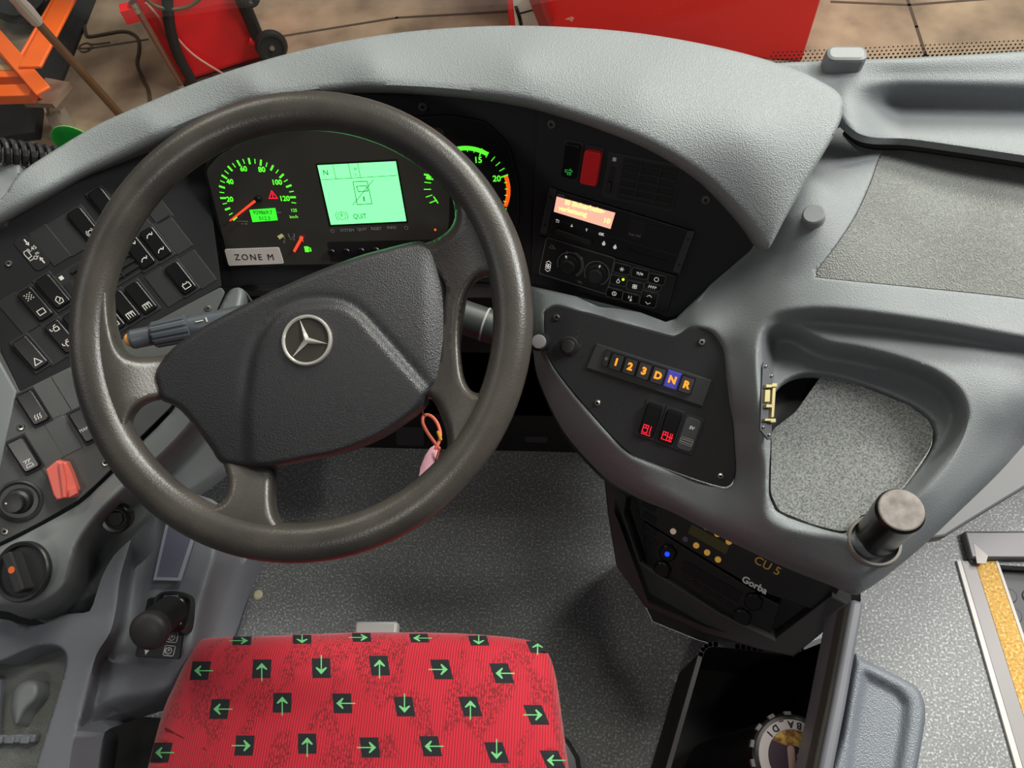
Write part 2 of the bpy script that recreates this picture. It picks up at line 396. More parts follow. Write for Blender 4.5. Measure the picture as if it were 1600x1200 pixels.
strip('yellow_insert', (1523, 1555), (1630, 1670), 876, 1215, 0, .005, YEL, st)
strip('pale_lip', (1555, 1560), (1670, 1678), 876, 1215, -.02, .006, mat('pale_plastic', (190, 184, 176), .5), st)
tr = MB(); tr.box(Z(1508, 853, .01), Z(1720, 853, .01), .052, .02); tr.box(Z(1512, 842, .004), Z(1523, 882, .004), .02, .012)
tr = tr.build('door_sill_bar', mat('dark_aluminium', (96, 95, 97), .45, .3), bevel=.004); props(tr, 'dark grey metal sill bar at the head of the yellow step edge', 'sill')
tri = MB(); tri.prism(XYp, [tuple(Z(x, y, .021)[:2]) for x, y in ((1521, 848), (1544, 868), (1541, 880), (1527, 880))], .0185, .0205); tri = tri.build('paint_patch', mat('worn_pale', (190, 184, 180), .6), tr)
# footwell front wall and left side wall of the cab
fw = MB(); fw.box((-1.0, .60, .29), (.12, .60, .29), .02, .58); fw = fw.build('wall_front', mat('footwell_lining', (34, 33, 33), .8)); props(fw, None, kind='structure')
bw = MB(); bx_ = [Z(x, y, .80) for x, y in cr([(-60, 345), (0, 325), (31, 284), (94, 241), (156, 205), (236, 170), (312, 139), (406, 107), (500, 83), (600, 64), (700, 54), (800, 52), (900, 55), (1000, 63), (1100, 78), (1190, 98), (1300, 106), (1400, 104), (1500, 100), (1600, 95), (1720, 88)], False, 2)]; n_ = len(bx_)
bw.v = [(p_[0], p_[1] - .004 - .01 * k, z) for k in (0, 1) for z in (-.4, .80) for p_ in bx_]
for k in (0, 1):
    for i in range(n_ - 1): a_ = k * 2 * n_ + i; bw.f.append((a_, a_ + 1, a_ + n_ + 1, a_ + n_)); bw.m.append(0)
bw = bw.build('wall_windshield', GREYD); props(bw, None, kind='structure')
cv = MB(); cv.tube([Z(397, 865, .01), Z(358, 990, .01), Z(335, 1070, .01)], .016, 10); cv = cv.build('baseboard_left', mat('cove_strip', (88, 92, 100), .5)); props(cv, None, kind='structure')
gp_ = MB(); gp_.prism(XYp, [tuple(Z(x, y, .012)[:2]) for x, y in ((374, 860), (392, 860), (350, 1000), (325, 1080), (300, 1080), (328, 1000))], .001, .012); gp_ = gp_.build('dark_gap_strip', BLK); props(gp_, None, kind='structure')  # black strip laid in as the dark gap beside the left console
sl = MB(); sl.box((-.93, -.4, .2), (-.93, .74, .2), .02, .4); sl = sl.build('wall_left', GREYD); props(sl, None, kind='structure')
# ------------------------------------------------------------------ windshield
gm = bpy.data.materials.new('clear_glass'); gm.use_nodes = True; nt = gm.node_tree; nt.nodes.clear()
out = nt.nodes.new('ShaderNodeOutputMaterial'); mx = nt.nodes.new('ShaderNodeMixShader'); tp = nt.nodes.new('ShaderNodeBsdfTransparent'); gl = nt.nodes.new('ShaderNodeBsdfGlossy')
gl.inputs['Roughness'].default_value = .02; tp.inputs[0].default_value = (.96, .98, .97, 1); mx.inputs[0].default_value = .04
nt.links.new(tp.outputs[0], mx.inputs[1]); nt.links.new(gl.outputs[0], mx.inputs[2]); nt.links.new(mx.outputs[0], out.inputs[0])
def wy(x): return .845 - .16 * max(0, abs(x + .1) - .35) ** 1.3 - (.12 * max(0, -x - .5))
ws = MB(); N = 30; xs = [-1.05 + 2.15 * i / N for i in range(N + 1)]
for t_ in (0, .006):
    ws.v += [(x, wy(x) + t_, .70) for x in xs] + [(x, wy(x) + t_ - .02, 2.2) for x in xs]
W2 = 2 * (N + 1)
for i in range(N):
    ws.f += [(i, i + 1, N + 2 + i, N + 1 + i), (W2 + i + 1, W2 + i, W2 + N + 1 + i, W2 + N + 2 + i), (N + 1 + i, N + 2 + i, W2 + N + 2 + i, W2 + N + 1 + i), (i + 1, i, W2 + i, W2 + i + 1)]
ws.m = [0] * len(ws.f); win = ws.build('window_1', gm); props(win, None, kind='structure')
def wshit(x, y):                                   # where the sight line of a photo pixel meets the pane
    d = ray(x, y); lo, hi = .3, 2.5
    for _ in range(50):
        t = (lo + hi) / 2; p = CAM + d * t
        if p[1] < wy(p[0]) - .02 * (p[2] - .7) / 1.5 - .001: lo = t
        else: hi = t
    return CAM + d * lo
fr = MB()
for r_ in range(4):
    for i in range(64):
        x = 1205 + i * 7.2 + (3.6 if r_ % 2 else 0); p = wshit(x, 95 - (x - 1240) * .048 - r_ * 5.5 + 2)
        pl = Pl(p, (1, 0, 0), (0, -1, -.01)); rr = .0016 - .0002 * r_; fr.prism(pl, circ(0, 0, rr, 8), -.0002, .0002, back=False)
fr = fr.build('frit_dots', mat('black_frit', (40, 34, 28), .6), win, smooth=0); fr['kind'] = 'stuff'
# green sticker disc and mirrored lettering on the pane
p = wshit(116, 222); sp = Pl(p, (1, .25, 0), (.05, -1, .02)); sk = MB(); sk.lathe(sp, 0, 0, [(.031, 0), (.031, .0006)], 40); sk.cur = 1; sk.lathe(sp, 0, 0, [(.0295, .0006), (.0295, .0009)], 40)
sk = sk.build('round_sticker', [mat('pale_green', (150, 215, 130), .5), mat('sticker_green', (40, 205, 70), .5)]); props(sk, 'round green sticker on the windshield glass above the dashboard edge', 'sticker')
LB = mat('sticker_film', (196, 178, 150), .6)
p = wshit(42, 268); sp = Pl(p, (.8, .45, .2), (.1, -1, .45)); lb = MB(); lb.prism(sp, rrect(0, -.004, .062, .036, .003), -.0003, .0003); lb = lb.build('lettered_sticker', LB); props(lb, 'beige sticker with mirrored dark lettering beside the coiled cable', 'sticker')
text(sp, 'Lamex', (0, .002), .013, BLK, lb, px=False, ang=176, mirror=False, bold=.0004, c=.0004); text(sp, 'Inn', (.008, .013), .010, BLK, lb, px=False, ang=176, c=.0004)
# ================================================================== WORKSHOP THINGS BEYOND THE GLASS
ORA = mat('orange_paint', (255, 112, 38), .45); REDP = mat('red_paint', (225, 26, 34), .4); REDC = mat('red_steel', (248, 40, 38), .5); DK = mat('ground_black', (34, 33, 34), .6)
ra = thing('orange_frame_stand', 'orange steel frame trolley with angled struts on the workshop floor', 'trolley', Z(60, 170, -.6))
def ob(name, a, b, w_, h_, m=ORA): q = MB(); q.box(a, b, w_, h_); return q.build(name, m, ra, bevel=.004)
ob('strut', Z(118, -30, -.20), Z(47, 106, -.20), .085, .012); ob('strut', Z(114, -30, -.24), Z(40, 100, -.24), .012, .07)
ob('rail', Z(-40, 18, -.21), Z(68, 143, -.21), .055, .012); ob('rail', Z(-45, 38, -.25), Z(55, 142, -.25), .012, .075)
ob('crossbar', Z(-60, 120, -.26), Z(40, 117, -.26), .06, .04); ob('crossbar', Z(-60, 150, -.26), Z(55, 146, -.26), .06, .04)
ob('ledge', Z(-60, 107, -.24), Z(22, 106, -.24), .03, .01, mat('bare_wood', (175, 140, 95), .7))
pb = MB(); pb.prism(Pl(Z(75, 145, -.30), (1, 0, 0), (0, 0, 1)), [(-.07, -.06), (.05, -.07), (.08, .04), (-.03, .07)], -.01, .01); pb.build('bracket_plate', mat('worn_steel', (150, 128, 112), .6, .2), ra)
cs = MB(); cs.lathe(Pl(Z(93, 186, -.53), (0, 1, 0), (1, .4, 0)), 0, 0, [(.03, -.02), (.07, -.02), (.07, .02), (.03, .02)], 28); cs.build('caster_wheel', mat('pale_wheel', (150, 138, 124), .5), ra)
cs = MB(); cs.box(Z(82, 150, -.33), Z(86, 172, -.48), .06, .02); cs.build('caster_fork', mat('zinc', (175, 170, 162), .35, .6), ra)
bd = MB(); pts = [tuple(Z(x, y, -.585)[:2]) for x, y in ((122, -10), (158, -30), (96, 124), (52, 122), (40, 110))]; bd.prism(XYp, pts, -.6, -.585)
bd = bd.build('shadow_plank', DK); props(bd, 'flat black shadow plank lying on the ground beside the orange frame', 'shadow')  # black slab stands in for the shadow beside the orange frame
bd = MB(); bd.prism(XYp, [tuple(Z(x, y, -.59)[:2]) for x, y in ((-60, 152), (70, 150), (62, 215), (-60, 232))], -.6, -.56)
bd = bd.build('black_base_plate', DK); props(bd, 'dark plate on the ground under the orange frame, nearest the dashboard', 'plate')
ty = MB(); ty.lathe(Pl(Z(30, -22, -.45), (1, 0, 0), (.2, -.5, .85)), 0, 0, [(.06, -.05), (.15, -.05), (.17, 0), (.15, .05), (.06, .05)], 30); ty = ty.build('tyre', RUB); props(ty, 'black tyre at the very top left corner behind the metal rod', 'tyre')
rd = thing('metal_rod', 'long thin brown metal rod with a silver sleeve leaning over the floor', 'rod', Z(192, 182, -.58))
q = MB(); q.tube([Z(54, 30, .02), Z(192, 184, -.57)], [.014, .017]); q.build('rod', mat('rusty_steel', (128, 100, 74), .5, .5), rd)
q = MB(); q.tube([Z(14, -14, .16), Z(30, 3, .105), Z(40, 14, .07), Z(57, 33, .01)], [.02, .02, .023, .02]); q.build('sleeve', mat('bright_zinc', (200, 200, 196), .4, .3), rd)
cb = MB(); pts = cr([(112, -10), (122, 6), (130, 30), (134, 52), (140, 57), (165, 53), (190, 49), (206, 52), (216, 62), (217, 80), (214, 100), (222, 120), (232, 142), (236, 170)], False, 5)
cb.tube([Z(x, y, -.594) for x, y in pts], .007, 8); cb = cb.build('floor_cable', mat('cable_olive', (70, 60, 44), .6)); props(cb, 'thin dark cable snaking over the workshop floor between orange frame and red trolley', 'cable')
cb = MB(); pts = cr([(172, 66), (146, 69), (136, 67), (124, 72), (126, 80), (136, 80), (144, 73), (138, 68)], False, 4); cb.tube([Z(x, y, -.596) for x, y in pts], .003, 6)
cb = cb.build('wire_loop', mat('wire_grey', (96, 84, 68), .6)); props(cb, 'small thin wire loop lying on the floor left of the red trolley', 'wire')
# red trolley: leaning steel cabinet with hoses, pipe and wheel
A_ = Z(286, 140, -.6); B_ = Z(424, 96, -.6); up_ = np.array([0, 0, 1.]); dr = nrm(B_ - A_); bk = np.array([-dr[1], dr[0], 0])
rt = thing('red_trolley', 'red steel hose trolley with black hoses and one wheel standing left of the dashboard', 'trolley', A_)
def rq(a, b, z): return A_ + dr * a + bk * b + up_ * z
wd = np.linalg.norm(B_ - A_); FR = Pl(A_, dr, -bk)
q = MB(); q.prism(FR, [(0, .03), (wd, .03), (wd, 1.15), (0, 1.15)], -.35, 0); q.build('body', REDP, rt, bevel=.01)
q = MB(); q.prism(FR, rrect(wd * .55, .6, wd * .82, 1.1, .02), 0, .006); q.build('front_panel', mat('red_front', (240, 24, 36), .35), rt)
def ft(x, y, c=0): return FR.W(*FR.L(x, y, c), c)
q = MB(); q.tube([ft(x, y, .05) for x, y in cr([(262, -20), (262, 10), (266, 45), (278, 85), (297, 122), (302, 140)], False)], .021); q.build('hose', RUB, rt)
q = MB(); q.tube([ft(x, y, .06) for x, y in cr([(222, -8), (240, 8), (268, 14), (295, 10), (315, -4)], False)], .007); q.build('hose', mat('olive_hose', (86, 78, 48), .5), rt)
q = MB(); q.tube([ft(x, y, .03) for x, y in cr([(228, 4), (262, 42), (300, 84), (350, 116)], False)], .0045); q.build('hose', mat('pale_cable', (205, 150, 140), .5), rt)
q = MB(); q.tube([ft(208, 4, .04), ft(288, 138, .04)], .012); q.build('rail', mat('brown_pipe', (150, 110, 92), .4, .5), rt)
for x, y in ((209, 6), (213, 14), (284, 133)):
    q = MB(); q.tube([ft(x - 2, y - 3, .04), ft(x + 3, y + 4, .04)], .017); q.build('fitting', STEEL, rt)
q = MB(); q.tube([ft(370, -20, .04), ft(417, 92, .04)], .026); q.build('handle_pipe', RUB, rt)
q = MB(); q.tube([ft(388, 62, .04), ft(410, 68, .04)], .02); q.build('pipe_clip', REDP, rt)
q = MB(); q.box(ft(197, 10, .03), ft(208, 30, .03), .05, .05); q.build('side_clip', REDP, rt)
q = MB(); WL = Pl(Z(424, 72, -.45), (dr[0], dr[1], 0), (-dr[1] * -.3 + .3, -.9, .25)); q.lathe(WL, 0, 0, [(.03, -.02), (.055, -.022), (.064, 0), (.055, .022), (.046, .023), (.043, .016), (.015, .014)], 32); ww = q.build('wheel', RUB, rt)
q = MB(); q.lathe(WL, .0, 0, [(.01, .014), (.01, .026)], 12); q.build('hub', STEEL, ww)
q = MB(); q.tube([ft(x, y, .12) for x, y in cr([(380, -20), (384, 2), (398, 4), (404, -20)], False)], .014); q.build('hose', RUB, rt)
# large red bin
A_ = Z(797, 62, -.6); B_ = Z(1252, 97, -.6); dr = nrm(B_ - A_); bk = np.array([-dr[1], dr[0], 0]); wd = np.linalg.norm(B_ - A_); FR = Pl(A_, dr, -bk)
rb = thing('red_steel_bin', 'large red steel container standing in front of the windshield', 'container', A_)
q = MB(); q.prism(FR, [(0, 0), (wd, 0), (wd, 1.0), (0, 1.0)], -.8, 0); q.build('body', REDC, rb, bevel=.008)
q = MB(); q.prism(FR, [FR.L(x, y) for x, y in ((800, -20), (846, -20), (846, 46), (806, 46))], 0, .003); lp = q.build('label_plate', WHITE, rb)
q = MB(); q.ribbon(FR, [FR.L(807, 11), FR.L(812, 26), FR.L(816, 44)], .014, .003, .005); q.ribbon(FR, [FR.L(813, 20), FR.L(836, 14), FR.L(841, 12)], .006, .003, .005); q.prism(FR, [FR.L(832, 10), FR.L(843, 9), FR.L(845, 16), FR.L(834, 18)], .003, .006); q.build('pictogram', BLK, lp)
q = MB(); q.box(ft(865 - 28, 0, 0) if 0 else FR.W(*FR.L(838, -20), .03), FR.W(*FR.L(858, 34), .03), .06, .04); q.build('bracket', mat('dark_red_steel', (150, 50, 48), .5), rb)
q = MB(); q.prism(FR, [FR.L(x, y) for x, y in ((883, 30), (893, 26), (897, 28), (894, 34), (890, 31))], 0, .002); q.build('paint_chip', mat('chipped', (245, 170, 150), .6), rb)

# low grey shelf beside the console above the entrance floor
CSIDE = MB(); CSIDE.prism(XYp, [tuple(Z(x, y, .25)[:2]) for x, y in ((1478, 838), (1518, 813), (1600, 763), (1860, 600), (1860, 420), (1600, 600), (1440, 760), (1400, 850))], .225, .25, bev=.004)
# ================================================================== DASHBOARD
dash = thing('dashboard', 'grey moulded bus dashboard with curved hood over black instrument panels', 'dashboard', Z(700, 440, .60))
hood_out = cr([(-60, 352), (-60, 330), (0, 311), (31, 271), (94, 229), (156, 193), (236, 158), (312, 127), (406, 96), (500, 72), (600, 54), (700, 44), (800, 40), (900, 43), (1000, 52), (1100, 69), (1190, 91), (1260, 116), (1300, 137), (1315, 153), (1318, 172), (1308, 202), (1288, 238), (1255, 292), (1225, 345), (1206, 381), (1197, 391), (1184, 389)], False, 3)
hood_in = cr([(1184, 389), (1168, 365), (1140, 332), (1100, 291), (1050, 255), (1000, 228), (940, 204), (880, 184), (820, 168), (740, 155), (640, 147), (560, 147), (470, 155), (380, 172), (300, 200), (234, 231), (180, 256), (125, 281), (60, 318), (0, 354), (-60, 385)], False, 3)
hz = tps([(-60, 352, .815), (0, 311, .82), (0, 354, .80), (94, 229, .825), (125, 281, .805), (60, 300, .815), (236, 158, .835), (234, 231, .815), (234, 190, .832), (406, 96, .85), (380, 172, .832), (395, 130, .85), (600, 54, .86), (560, 147, .852), (580, 100, .868), (800, 40, .862), (820, 168, .858), (810, 100, .875), (1000, 52, .862), (1000, 228, .852), (1000, 140, .873), (1190, 91, .858), (1140, 332, .79), (1100, 291, .815), (1170, 210, .852), (1315, 153, .848), (1300, 200, .842), (1255, 292, .815), (1200, 385, .775), (1184, 389, .765), (1200, 300, .812), (1240, 200, .846)])
HOODM = mat('hood_vinyl', (134, 139, 140), .5, grain=(620, .55))
skin('hood', hood_out + hood_in[1:], HOODM, zp, hz, step=7, lips=[(hood_in, False, 20, .022), (hood_out[-36:], False, 7, .006), (hood_out[:-36], False, 6, .004)], skirt=.035, sdir=(.0, .75, -.66), parent=dash)
# small screws and clips on the hood's left end
# black panels
q = MB(); q.prism(PC, [PC.L(x, y) for x, y in ((345, 450), (322, 262), (314, 200), (380, 172), (470, 152), (640, 138), (838, 158), (846, 200), (832, 330), (829, 449), (700, 436), (540, 436))], -.012, 0, bev=.001); pc = q.build('centre_panel', PANEL, dash)
q = MB(); q.prism(PR, [PR.L(x, y) for x, y in ((828, 450), (834, 300), (840, 166), (900, 178), (1000, 212), (1110, 262), (1210, 360), (1190, 395), (1112, 450), (1062, 498), (1050, 506), (1038, 506), (1000, 495))], -.012, 0, bev=.001); pr = q.build('right_panel', PANEL, dash)
q = MB(); q.prism(PL, [PL.L(x, y) for x, y in ((346, 447), (322, 262), (312, 196), (234, 224), (180, 249), (125, 274), (60, 311), (0, 347), (-60, 378), (-60, 540), (0, 545), (31, 613), (120, 570), (240, 505))], -.012, 0, bev=.001); pl_ = q.build('left_panel', PANELL, dash)
for x, y in ((661, 167),): screw(PC, (x, y), pc, .0055, PANELG)
for x, y in ((862, 194), (1103, 312)): screw(PR, (x, y), pr, .0055, PANELG)
screw(PL, (14, 412), pl_); screw(PL, (237, 238), pl_, .004, PANELG)
# gray step under the centre panel, and the dark knee panel
q = MB(); q.prism(PC, [PC.L(x, y) for x, y in ((366, 436), (830, 447), (832, 470), (700, 470), (372, 458))], -.03, -.006, bev=.003); q.build('lower_trim', PANELG, dash)
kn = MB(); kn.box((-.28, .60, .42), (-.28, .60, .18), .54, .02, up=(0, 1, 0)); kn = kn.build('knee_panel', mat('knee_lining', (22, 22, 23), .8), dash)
# ------------------------------------------------------------------ windshield tray (right) and vent cap
t_low = cr([(1250, 170), (1300, 178), (1318, 194), (1340, 211), (1368, 218), (1420, 220), (1500, 231), (1600, 246), (1700, 262), (1850, 286)], False)
def tz(x, y):
    x = np.atleast_1d(x).astype(float); y = np.atleast_1d(y); yt = 100 - (x - 1180) * .05; yb = np.interp(x, [q[0] for q in t_low], [q[1] for q in t_low]); t = (y - yt) / (yb - yt)
    prof = .855 - .012 * ss(t / .3) - .040 * ss((t - .26) / .36) ; lf = .852 - .022 * t
    return lf + (prof - lf) * ss((x - 1315) / 95)
skin('windshield_tray', [(1180, 100), (1240, 97), (1300, 94), (1400, 91), (1500, 86), (1600, 80), (1700, 74), (1850, 66)] + t_low[::-1] + [(1200, 130)], GREY, zp, tz, step=6, lips=[(t_low, False, 10, .004), ([(1180, 100), (1240, 97), (1400, 91), (1600, 80), (1850, 66)], False, 5, .004)], skirt=.007, parent=dash)
q = MB(); q.tube([Z(x, y + 7, .783) for x, y in t_low[9:]], .0065, 8); q.build('gap_shadow_strip', BLK, dash)  # black tube stands in for the undercut shadow below the tray edge
CSIDE.build('side_shelf', mat('shelf_grey', (82, 83, 85), .5), dash)
q = MB(); P_ = Pl(Z(1320, 96, .858), (1, -.05, 0), (0, -.1, 1)); q.prism(P_, rrect(0, 0.004, .044, .022, .009), -.01, .009, bev=.004); q.build('vent_cap', GREYM, dash)
# ------------------------------------------------------------------ right console skin
gp_out = cr([(850, 492), (856, 482), (870, 477), (900, 484), (960, 501), (1040, 523), (1058, 524), (1075, 514), (1090, 511), (1110, 516), (1122, 528), (1132, 550), (1140, 600), (1146, 660), (1150, 725), (1148, 750), (1138, 762), (1122, 761), (1080, 748), (1000, 718), (985, 710), (960, 688), (900, 620), (862, 570), (852, 540)], True, 3)
hole = cr([(1204, 700), (1205, 650), (1212, 612), (1235, 590), (1275, 583), (1340, 597), (1420, 630), (1452, 652), (1463, 672), (1458, 700), (1420, 755), (1375, 800), (1345, 810), (1332, 832), (1312, 833), (1270, 822), (1215, 800), (1201, 770)], True, 3)
lidtop = cr([(1380, 238), (1395, 235), (1500, 245), (1600, 258), (1850, 294), (1850, 500), (1600, 467), (1450, 451), (1290, 435), (1277, 431), (1277, 422), (1300, 392), (1335, 340), (1360, 285), (1372, 250)], True, 3)
crest = cr([(1290, 533), (1340, 541), (1400, 556), (1460, 578), (1500, 606), (1515, 640), (1512, 672), (1490, 715), (1450, 765), (1405, 805)], False)
ridge = cr([(1188, 700), (1182, 640), (1178, 580), (1178, 540), (1188, 505), (1215, 484), (1260, 478), (1330, 482), (1400, 490)], False)
c_low = cr([(1850, 400), (1700, 560), (1660, 630), (1600, 695), (1560, 740), (1500, 798), (1440, 855), (1385, 900), (1356, 920), (1338, 926), (1302, 911), (1240, 887), (1176, 858), (1110, 826), (1050, 795), (1000, 775), (955, 748), (922, 718), (880, 668), (850, 610), (836, 570), (832, 530), (826, 480)], False, 3)
gh = gz(GP); gpz = lambda x, y, d=.004: (x, y, gh(x, y) + d)
c_out = [(826, 446, .64), (940, 475, .64), (1045, 510, .64), (1130, 440, .685), (1100, 470, .67), (1190, 385, .725), (1230, 450, .735), (1180, 460, .712), (1260, 300, .78), (1235, 345, .765), (1290, 430, .75), (1300, 225, .785), (1340, 215, .78), (1340, 340, .768), (1376, 232, .778), (1500, 224, .772), (1600, 240, .772), (1700, 244, .772), (1850, 270, .77), (1850, 500, .752), (1480, 350, .762), (1600, 467, .752), (1440, 450, .75), (1700, 478, .752),
    gpz(850, 492), gpz(900, 484), gpz(960, 501), gpz(1040, 523), gpz(1090, 508), gpz(1132, 550), gpz(1150, 660), gpz(1154, 735), gpz(1122, 765), gpz(1000, 722), gpz(940, 672), gpz(862, 575), gpz(846, 540), gpz(1000, 600), gpz(1080, 650), gpz(1040, 700),
    (1178, 560, .69), (1180, 640, .665), (1187, 700, .645), (1192, 760, .625), (1184, 505, .704), (1215, 482, .722), (1260, 474, .735), (1320, 478, .742), (1450, 490, .744), (1600, 514, .746), (1700, 530, .748), (1600, 620, .74), (1400, 620, .72), (1300, 700, .66),
    (1345, 922, .588), (1285, 905, .572), (1300, 872, .602), (1200, 870, .562), (1220, 838, .605), (1110, 826, .54), (1170, 800, .594), (1145, 800, .578), (1050, 785, .535), (965, 752, .515), (922, 718, .522), (880, 665, .545), (850, 605, .575), (834, 540, .615), (826, 480, .635), (1440, 850, .62), (1400, 840, .635)]
c_mid = [(1850, 520, .70), (1850, 430, .69), (1200, 500, .70), (1300, 515, .703), (1450, 540, .711), (1600, 570, .714), (1515, 640, .703), (1560, 650, .698), (1450, 765, .676), (1405, 805, .66), (1600, 690, .655), (1560, 735, .648), (1500, 795, .635), (1600, 620, .705), (1700, 560, .70), (1440, 850, .62), (1345, 922, .588), (1400, 556, .706), (1340, 860, .625), (1190, 700, .645), (1182, 560, .69), (1200, 815, .61)]
c_rim = [(1205, 650, .645), (1203, 720, .632), (1205, 800, .612), (1270, 828, .608), (1320, 842, .614), (1345, 812, .628), (1420, 755, .642), (1463, 672, .652), (1420, 622, .654), (1340, 590, .652), (1280, 576, .650), (1235, 580, .648)]
fo_, fm_, fr_ = tps(c_out, 3e-3), tps(c_mid, 3e-3), tps(c_rim, 3e-3)
RE1 = cr([(1186, 822), (1184, 760), (1181, 700), (1177, 620), (1174, 560), (1180, 520), (1195, 496), (1225, 482), (1300, 478), (1450, 496), (1600, 522), (1900, 575), (1900, 1000), (1500, 1000), (1350, 960), (1335, 880), (1300, 850), (1240, 838)], True, 3)
RE2 = cr([(1190, 812), (1188, 760), (1185, 700), (1182, 620), (1180, 560), (1188, 520), (1210, 505), (1245, 505), (1290, 528), (1340, 537), (1400, 552), (1460, 574), (1500, 604), (1516, 640), (1512, 674), (1490, 718), (1450, 768), (1405, 808), (1372, 838), (1345, 856), (1310, 848), (1260, 838)], True, 3)
def cz(x, y):
    x = np.atleast_1d(x).astype(float); y = np.atleast_1d(y).astype(float); s1 = ss(sdist(x, y, RE1) / 30); s2 = ss(sdist(x, y, RE2) / 32)
    z = fo_(x, y) * (1 - s1) + fm_(x, y) * s1; return z * (1 - s2) + fr_(x, y) * s2
con_out = [(826, 446), (900, 463), (1000, 488), (1040, 503), (1056, 498), (1110, 445), (1172, 392), (1200, 350), (1240, 285), (1285, 215), (1320, 194), (1345, 205), (1380, 214), (1500, 224), (1600, 238), (1850, 268)]
skin('side_console', con_out + c_low, GREY, zp, cz, holes=[gp_out, hole, lidtop], step=6,
     lips=[(c_low, False, 24, .028), (gp_out, True, 9, .0028), (hole, True, 5, .003), (lidtop, True, 3, .0015)], skirt=.012, parent=dash, sharp=60, rails=[(RE1, [-5, -1, 3, 7, 11, 15, 19, 23, 27, 31, 35]), (RE2, [-5, -1, 3, 7, 11, 15, 19, 23, 27, 31, 35])])
# the console's hanging side below its left and lower edge
side = MB(); sl_ = [p for p in c_low if p[0] < 985]
n_ = 0; V = []
for x, y in sl_:
    z = float(cz(x, y)[0]) - .028; p = Z(x, y, z + .001); e = Z(1060, 640, z); d = nrm(np.array([e[0] - p[0], e[1] - p[1], 0]))
    V.append([p - [0, 0, .028], p - [0, 0, .045] + d * .006, p - [0, 0, .05] + d * .03])
for i in range(len(V) - 1): side.add([*V[i], *V[i + 1]], [(0, 1, 4, 3), (1, 2, 5, 4)])
side.build('console_skirt', GREYD, dash)
# textured insets
TEX = mat('textured_insert', (112, 114, 110), .5, grain=(560, .8), noise=(6, (98, 100, 95), (118, 121, 118), .35, .7))
SPK = mat('speckled_lid', (112, 115, 113), .75, noise=(480, (84, 86, 85), (140, 143, 140), .36, .64))
ins = skin('textured_insert', [( (x - 1480) * .994 + 1480, (y - 350) * .990 + 350) for x, y in lidtop], TEX, zp, lambda x, y: cz(x, y) - .001, step=14, lips=[], skirt=.006, parent=dash)
lid = cr([(1206, 665), (1240, 641), (1282, 586), (1340, 600), (1420, 633), (1450, 655), (1459, 673), (1454, 699), (1417, 753), (1372, 797), (1343, 806), (1329, 829), (1312, 830), (1270, 819), (1217, 798), (1204, 770)], True, 3)
ld = skin('tray_lid', roundpoly([(1206, 672), (1243, 644), (1284, 586), (1340, 600), (1420, 633), (1450, 655), (1459, 673), (1454, 699), (1417, 753), (1372, 797), (1343, 806), (1329, 829), (1312, 830), (1270, 819), (1217, 798), (1204, 770)], 8), SPK, zp, lambda x, y: .606 + (819 - y) * .000135 + (x - 1270) * .00013, step=14, skirt=.01, parent=None)
props(ld, 'speckled grey flat lid in the recessed tray of the right console', 'tray lid')
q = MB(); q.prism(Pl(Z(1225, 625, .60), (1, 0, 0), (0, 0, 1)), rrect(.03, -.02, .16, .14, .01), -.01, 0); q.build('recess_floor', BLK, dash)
# brass latch on the left wall of the recess
LT = Pl(Z(1198, 640, .668), (1, .1, 0), (.45, -.25, .86)); lt = thing('latch', 'small brass latch with dark base plate on the left wall of the tray recess', 'latch', Z(1198, 640, .655))
def lq(name, pts, c0, c1, m, par): q = MB(); q.prism(LT, LT.Ls(pts), c0, c1, bev=.0006); return q.build(name, m, par)
lb2 = lq('base_plate', [(1192, 566), (1205, 581), (1207, 600), (1205, 687), (1199, 687), (1187, 672), (1190, 600)], -.001, .001, mat('latch_plate', (92, 94, 98), .35, .6), lt)
for x0, y0, x1, y1 in ((1192, 602, 1201, 607), (1201, 600, 1209, 606), (1192, 633, 1201, 638), (1190, 655, 1200, 659), (1199, 655, 1207, 661)): lq('knuckle', [(x0, y0), (x1, y0), (x1, y1), (x0, y1)], .001, .006, BRASS, lt)
lq('bolt', [(1192, 610), (1200, 610), (1199, 629), (1191, 629)], .001, .0045, BRASS, lt); lq('slide_bar', [(1203, 607), (1208, 607), (1205, 653), (1201, 653)], .001, .005, BRASS, lt)
for x, y in ((1195, 573), (1204, 588), (1191, 668), (1200, 680)): screw(LT, (x, y), lt, .0015, STEEL, .001)
# gear plate
q = MB(); q.prism(GP, [GP.L((x - 1020) * .993 + 1020, (y - 620) * .991 + 619) for x, y in gp_out], -.008, .001, bev=.001); gpl = q.build('gear_panel', GEARP, dash)
for p in ((870, 496), (1097, 534), (934, 629), (1126, 743)): screw(GP, p, gpl, .0042, None, .001)
# bumper stopper on the grey slope, push button by the wheel
P_ = Pl(Z(1271, 341, .777), (1, 0, 0), (-.25, -.15, .95)); q = MB(); q.lathe(P_, 0, 0, [(.0125, -.002), (.0125, .006), (.012, .009), (.0105, .0105)], 32)
o = q.build('rubber_stopper', GREYM); props(o, 'round grey stopper button on the slope beside the hood tip', 'stopper')
P_ = Pl(Z(842, 534, .655), (1, 0, 0), (-.1, -.5, .86)); pb = thing('push_button', 'round silver capped push button standing on the dash between wheel rim and gear panel', 'button', P_.o)
q = MB(); q.lathe(P_, 0, 0, [(.012, -.03), (.012, 0), (.0115, .004)], 28); q.build('collar', RUB, pb)
q = MB(); q.lathe(P_, 0.001, 0, [(.009, .004), (.009, .008), (.008, .0095), (.005, .010)], 28); q.build('cap', mat('silver_cap', (168, 165, 168), .35, .5), pb)
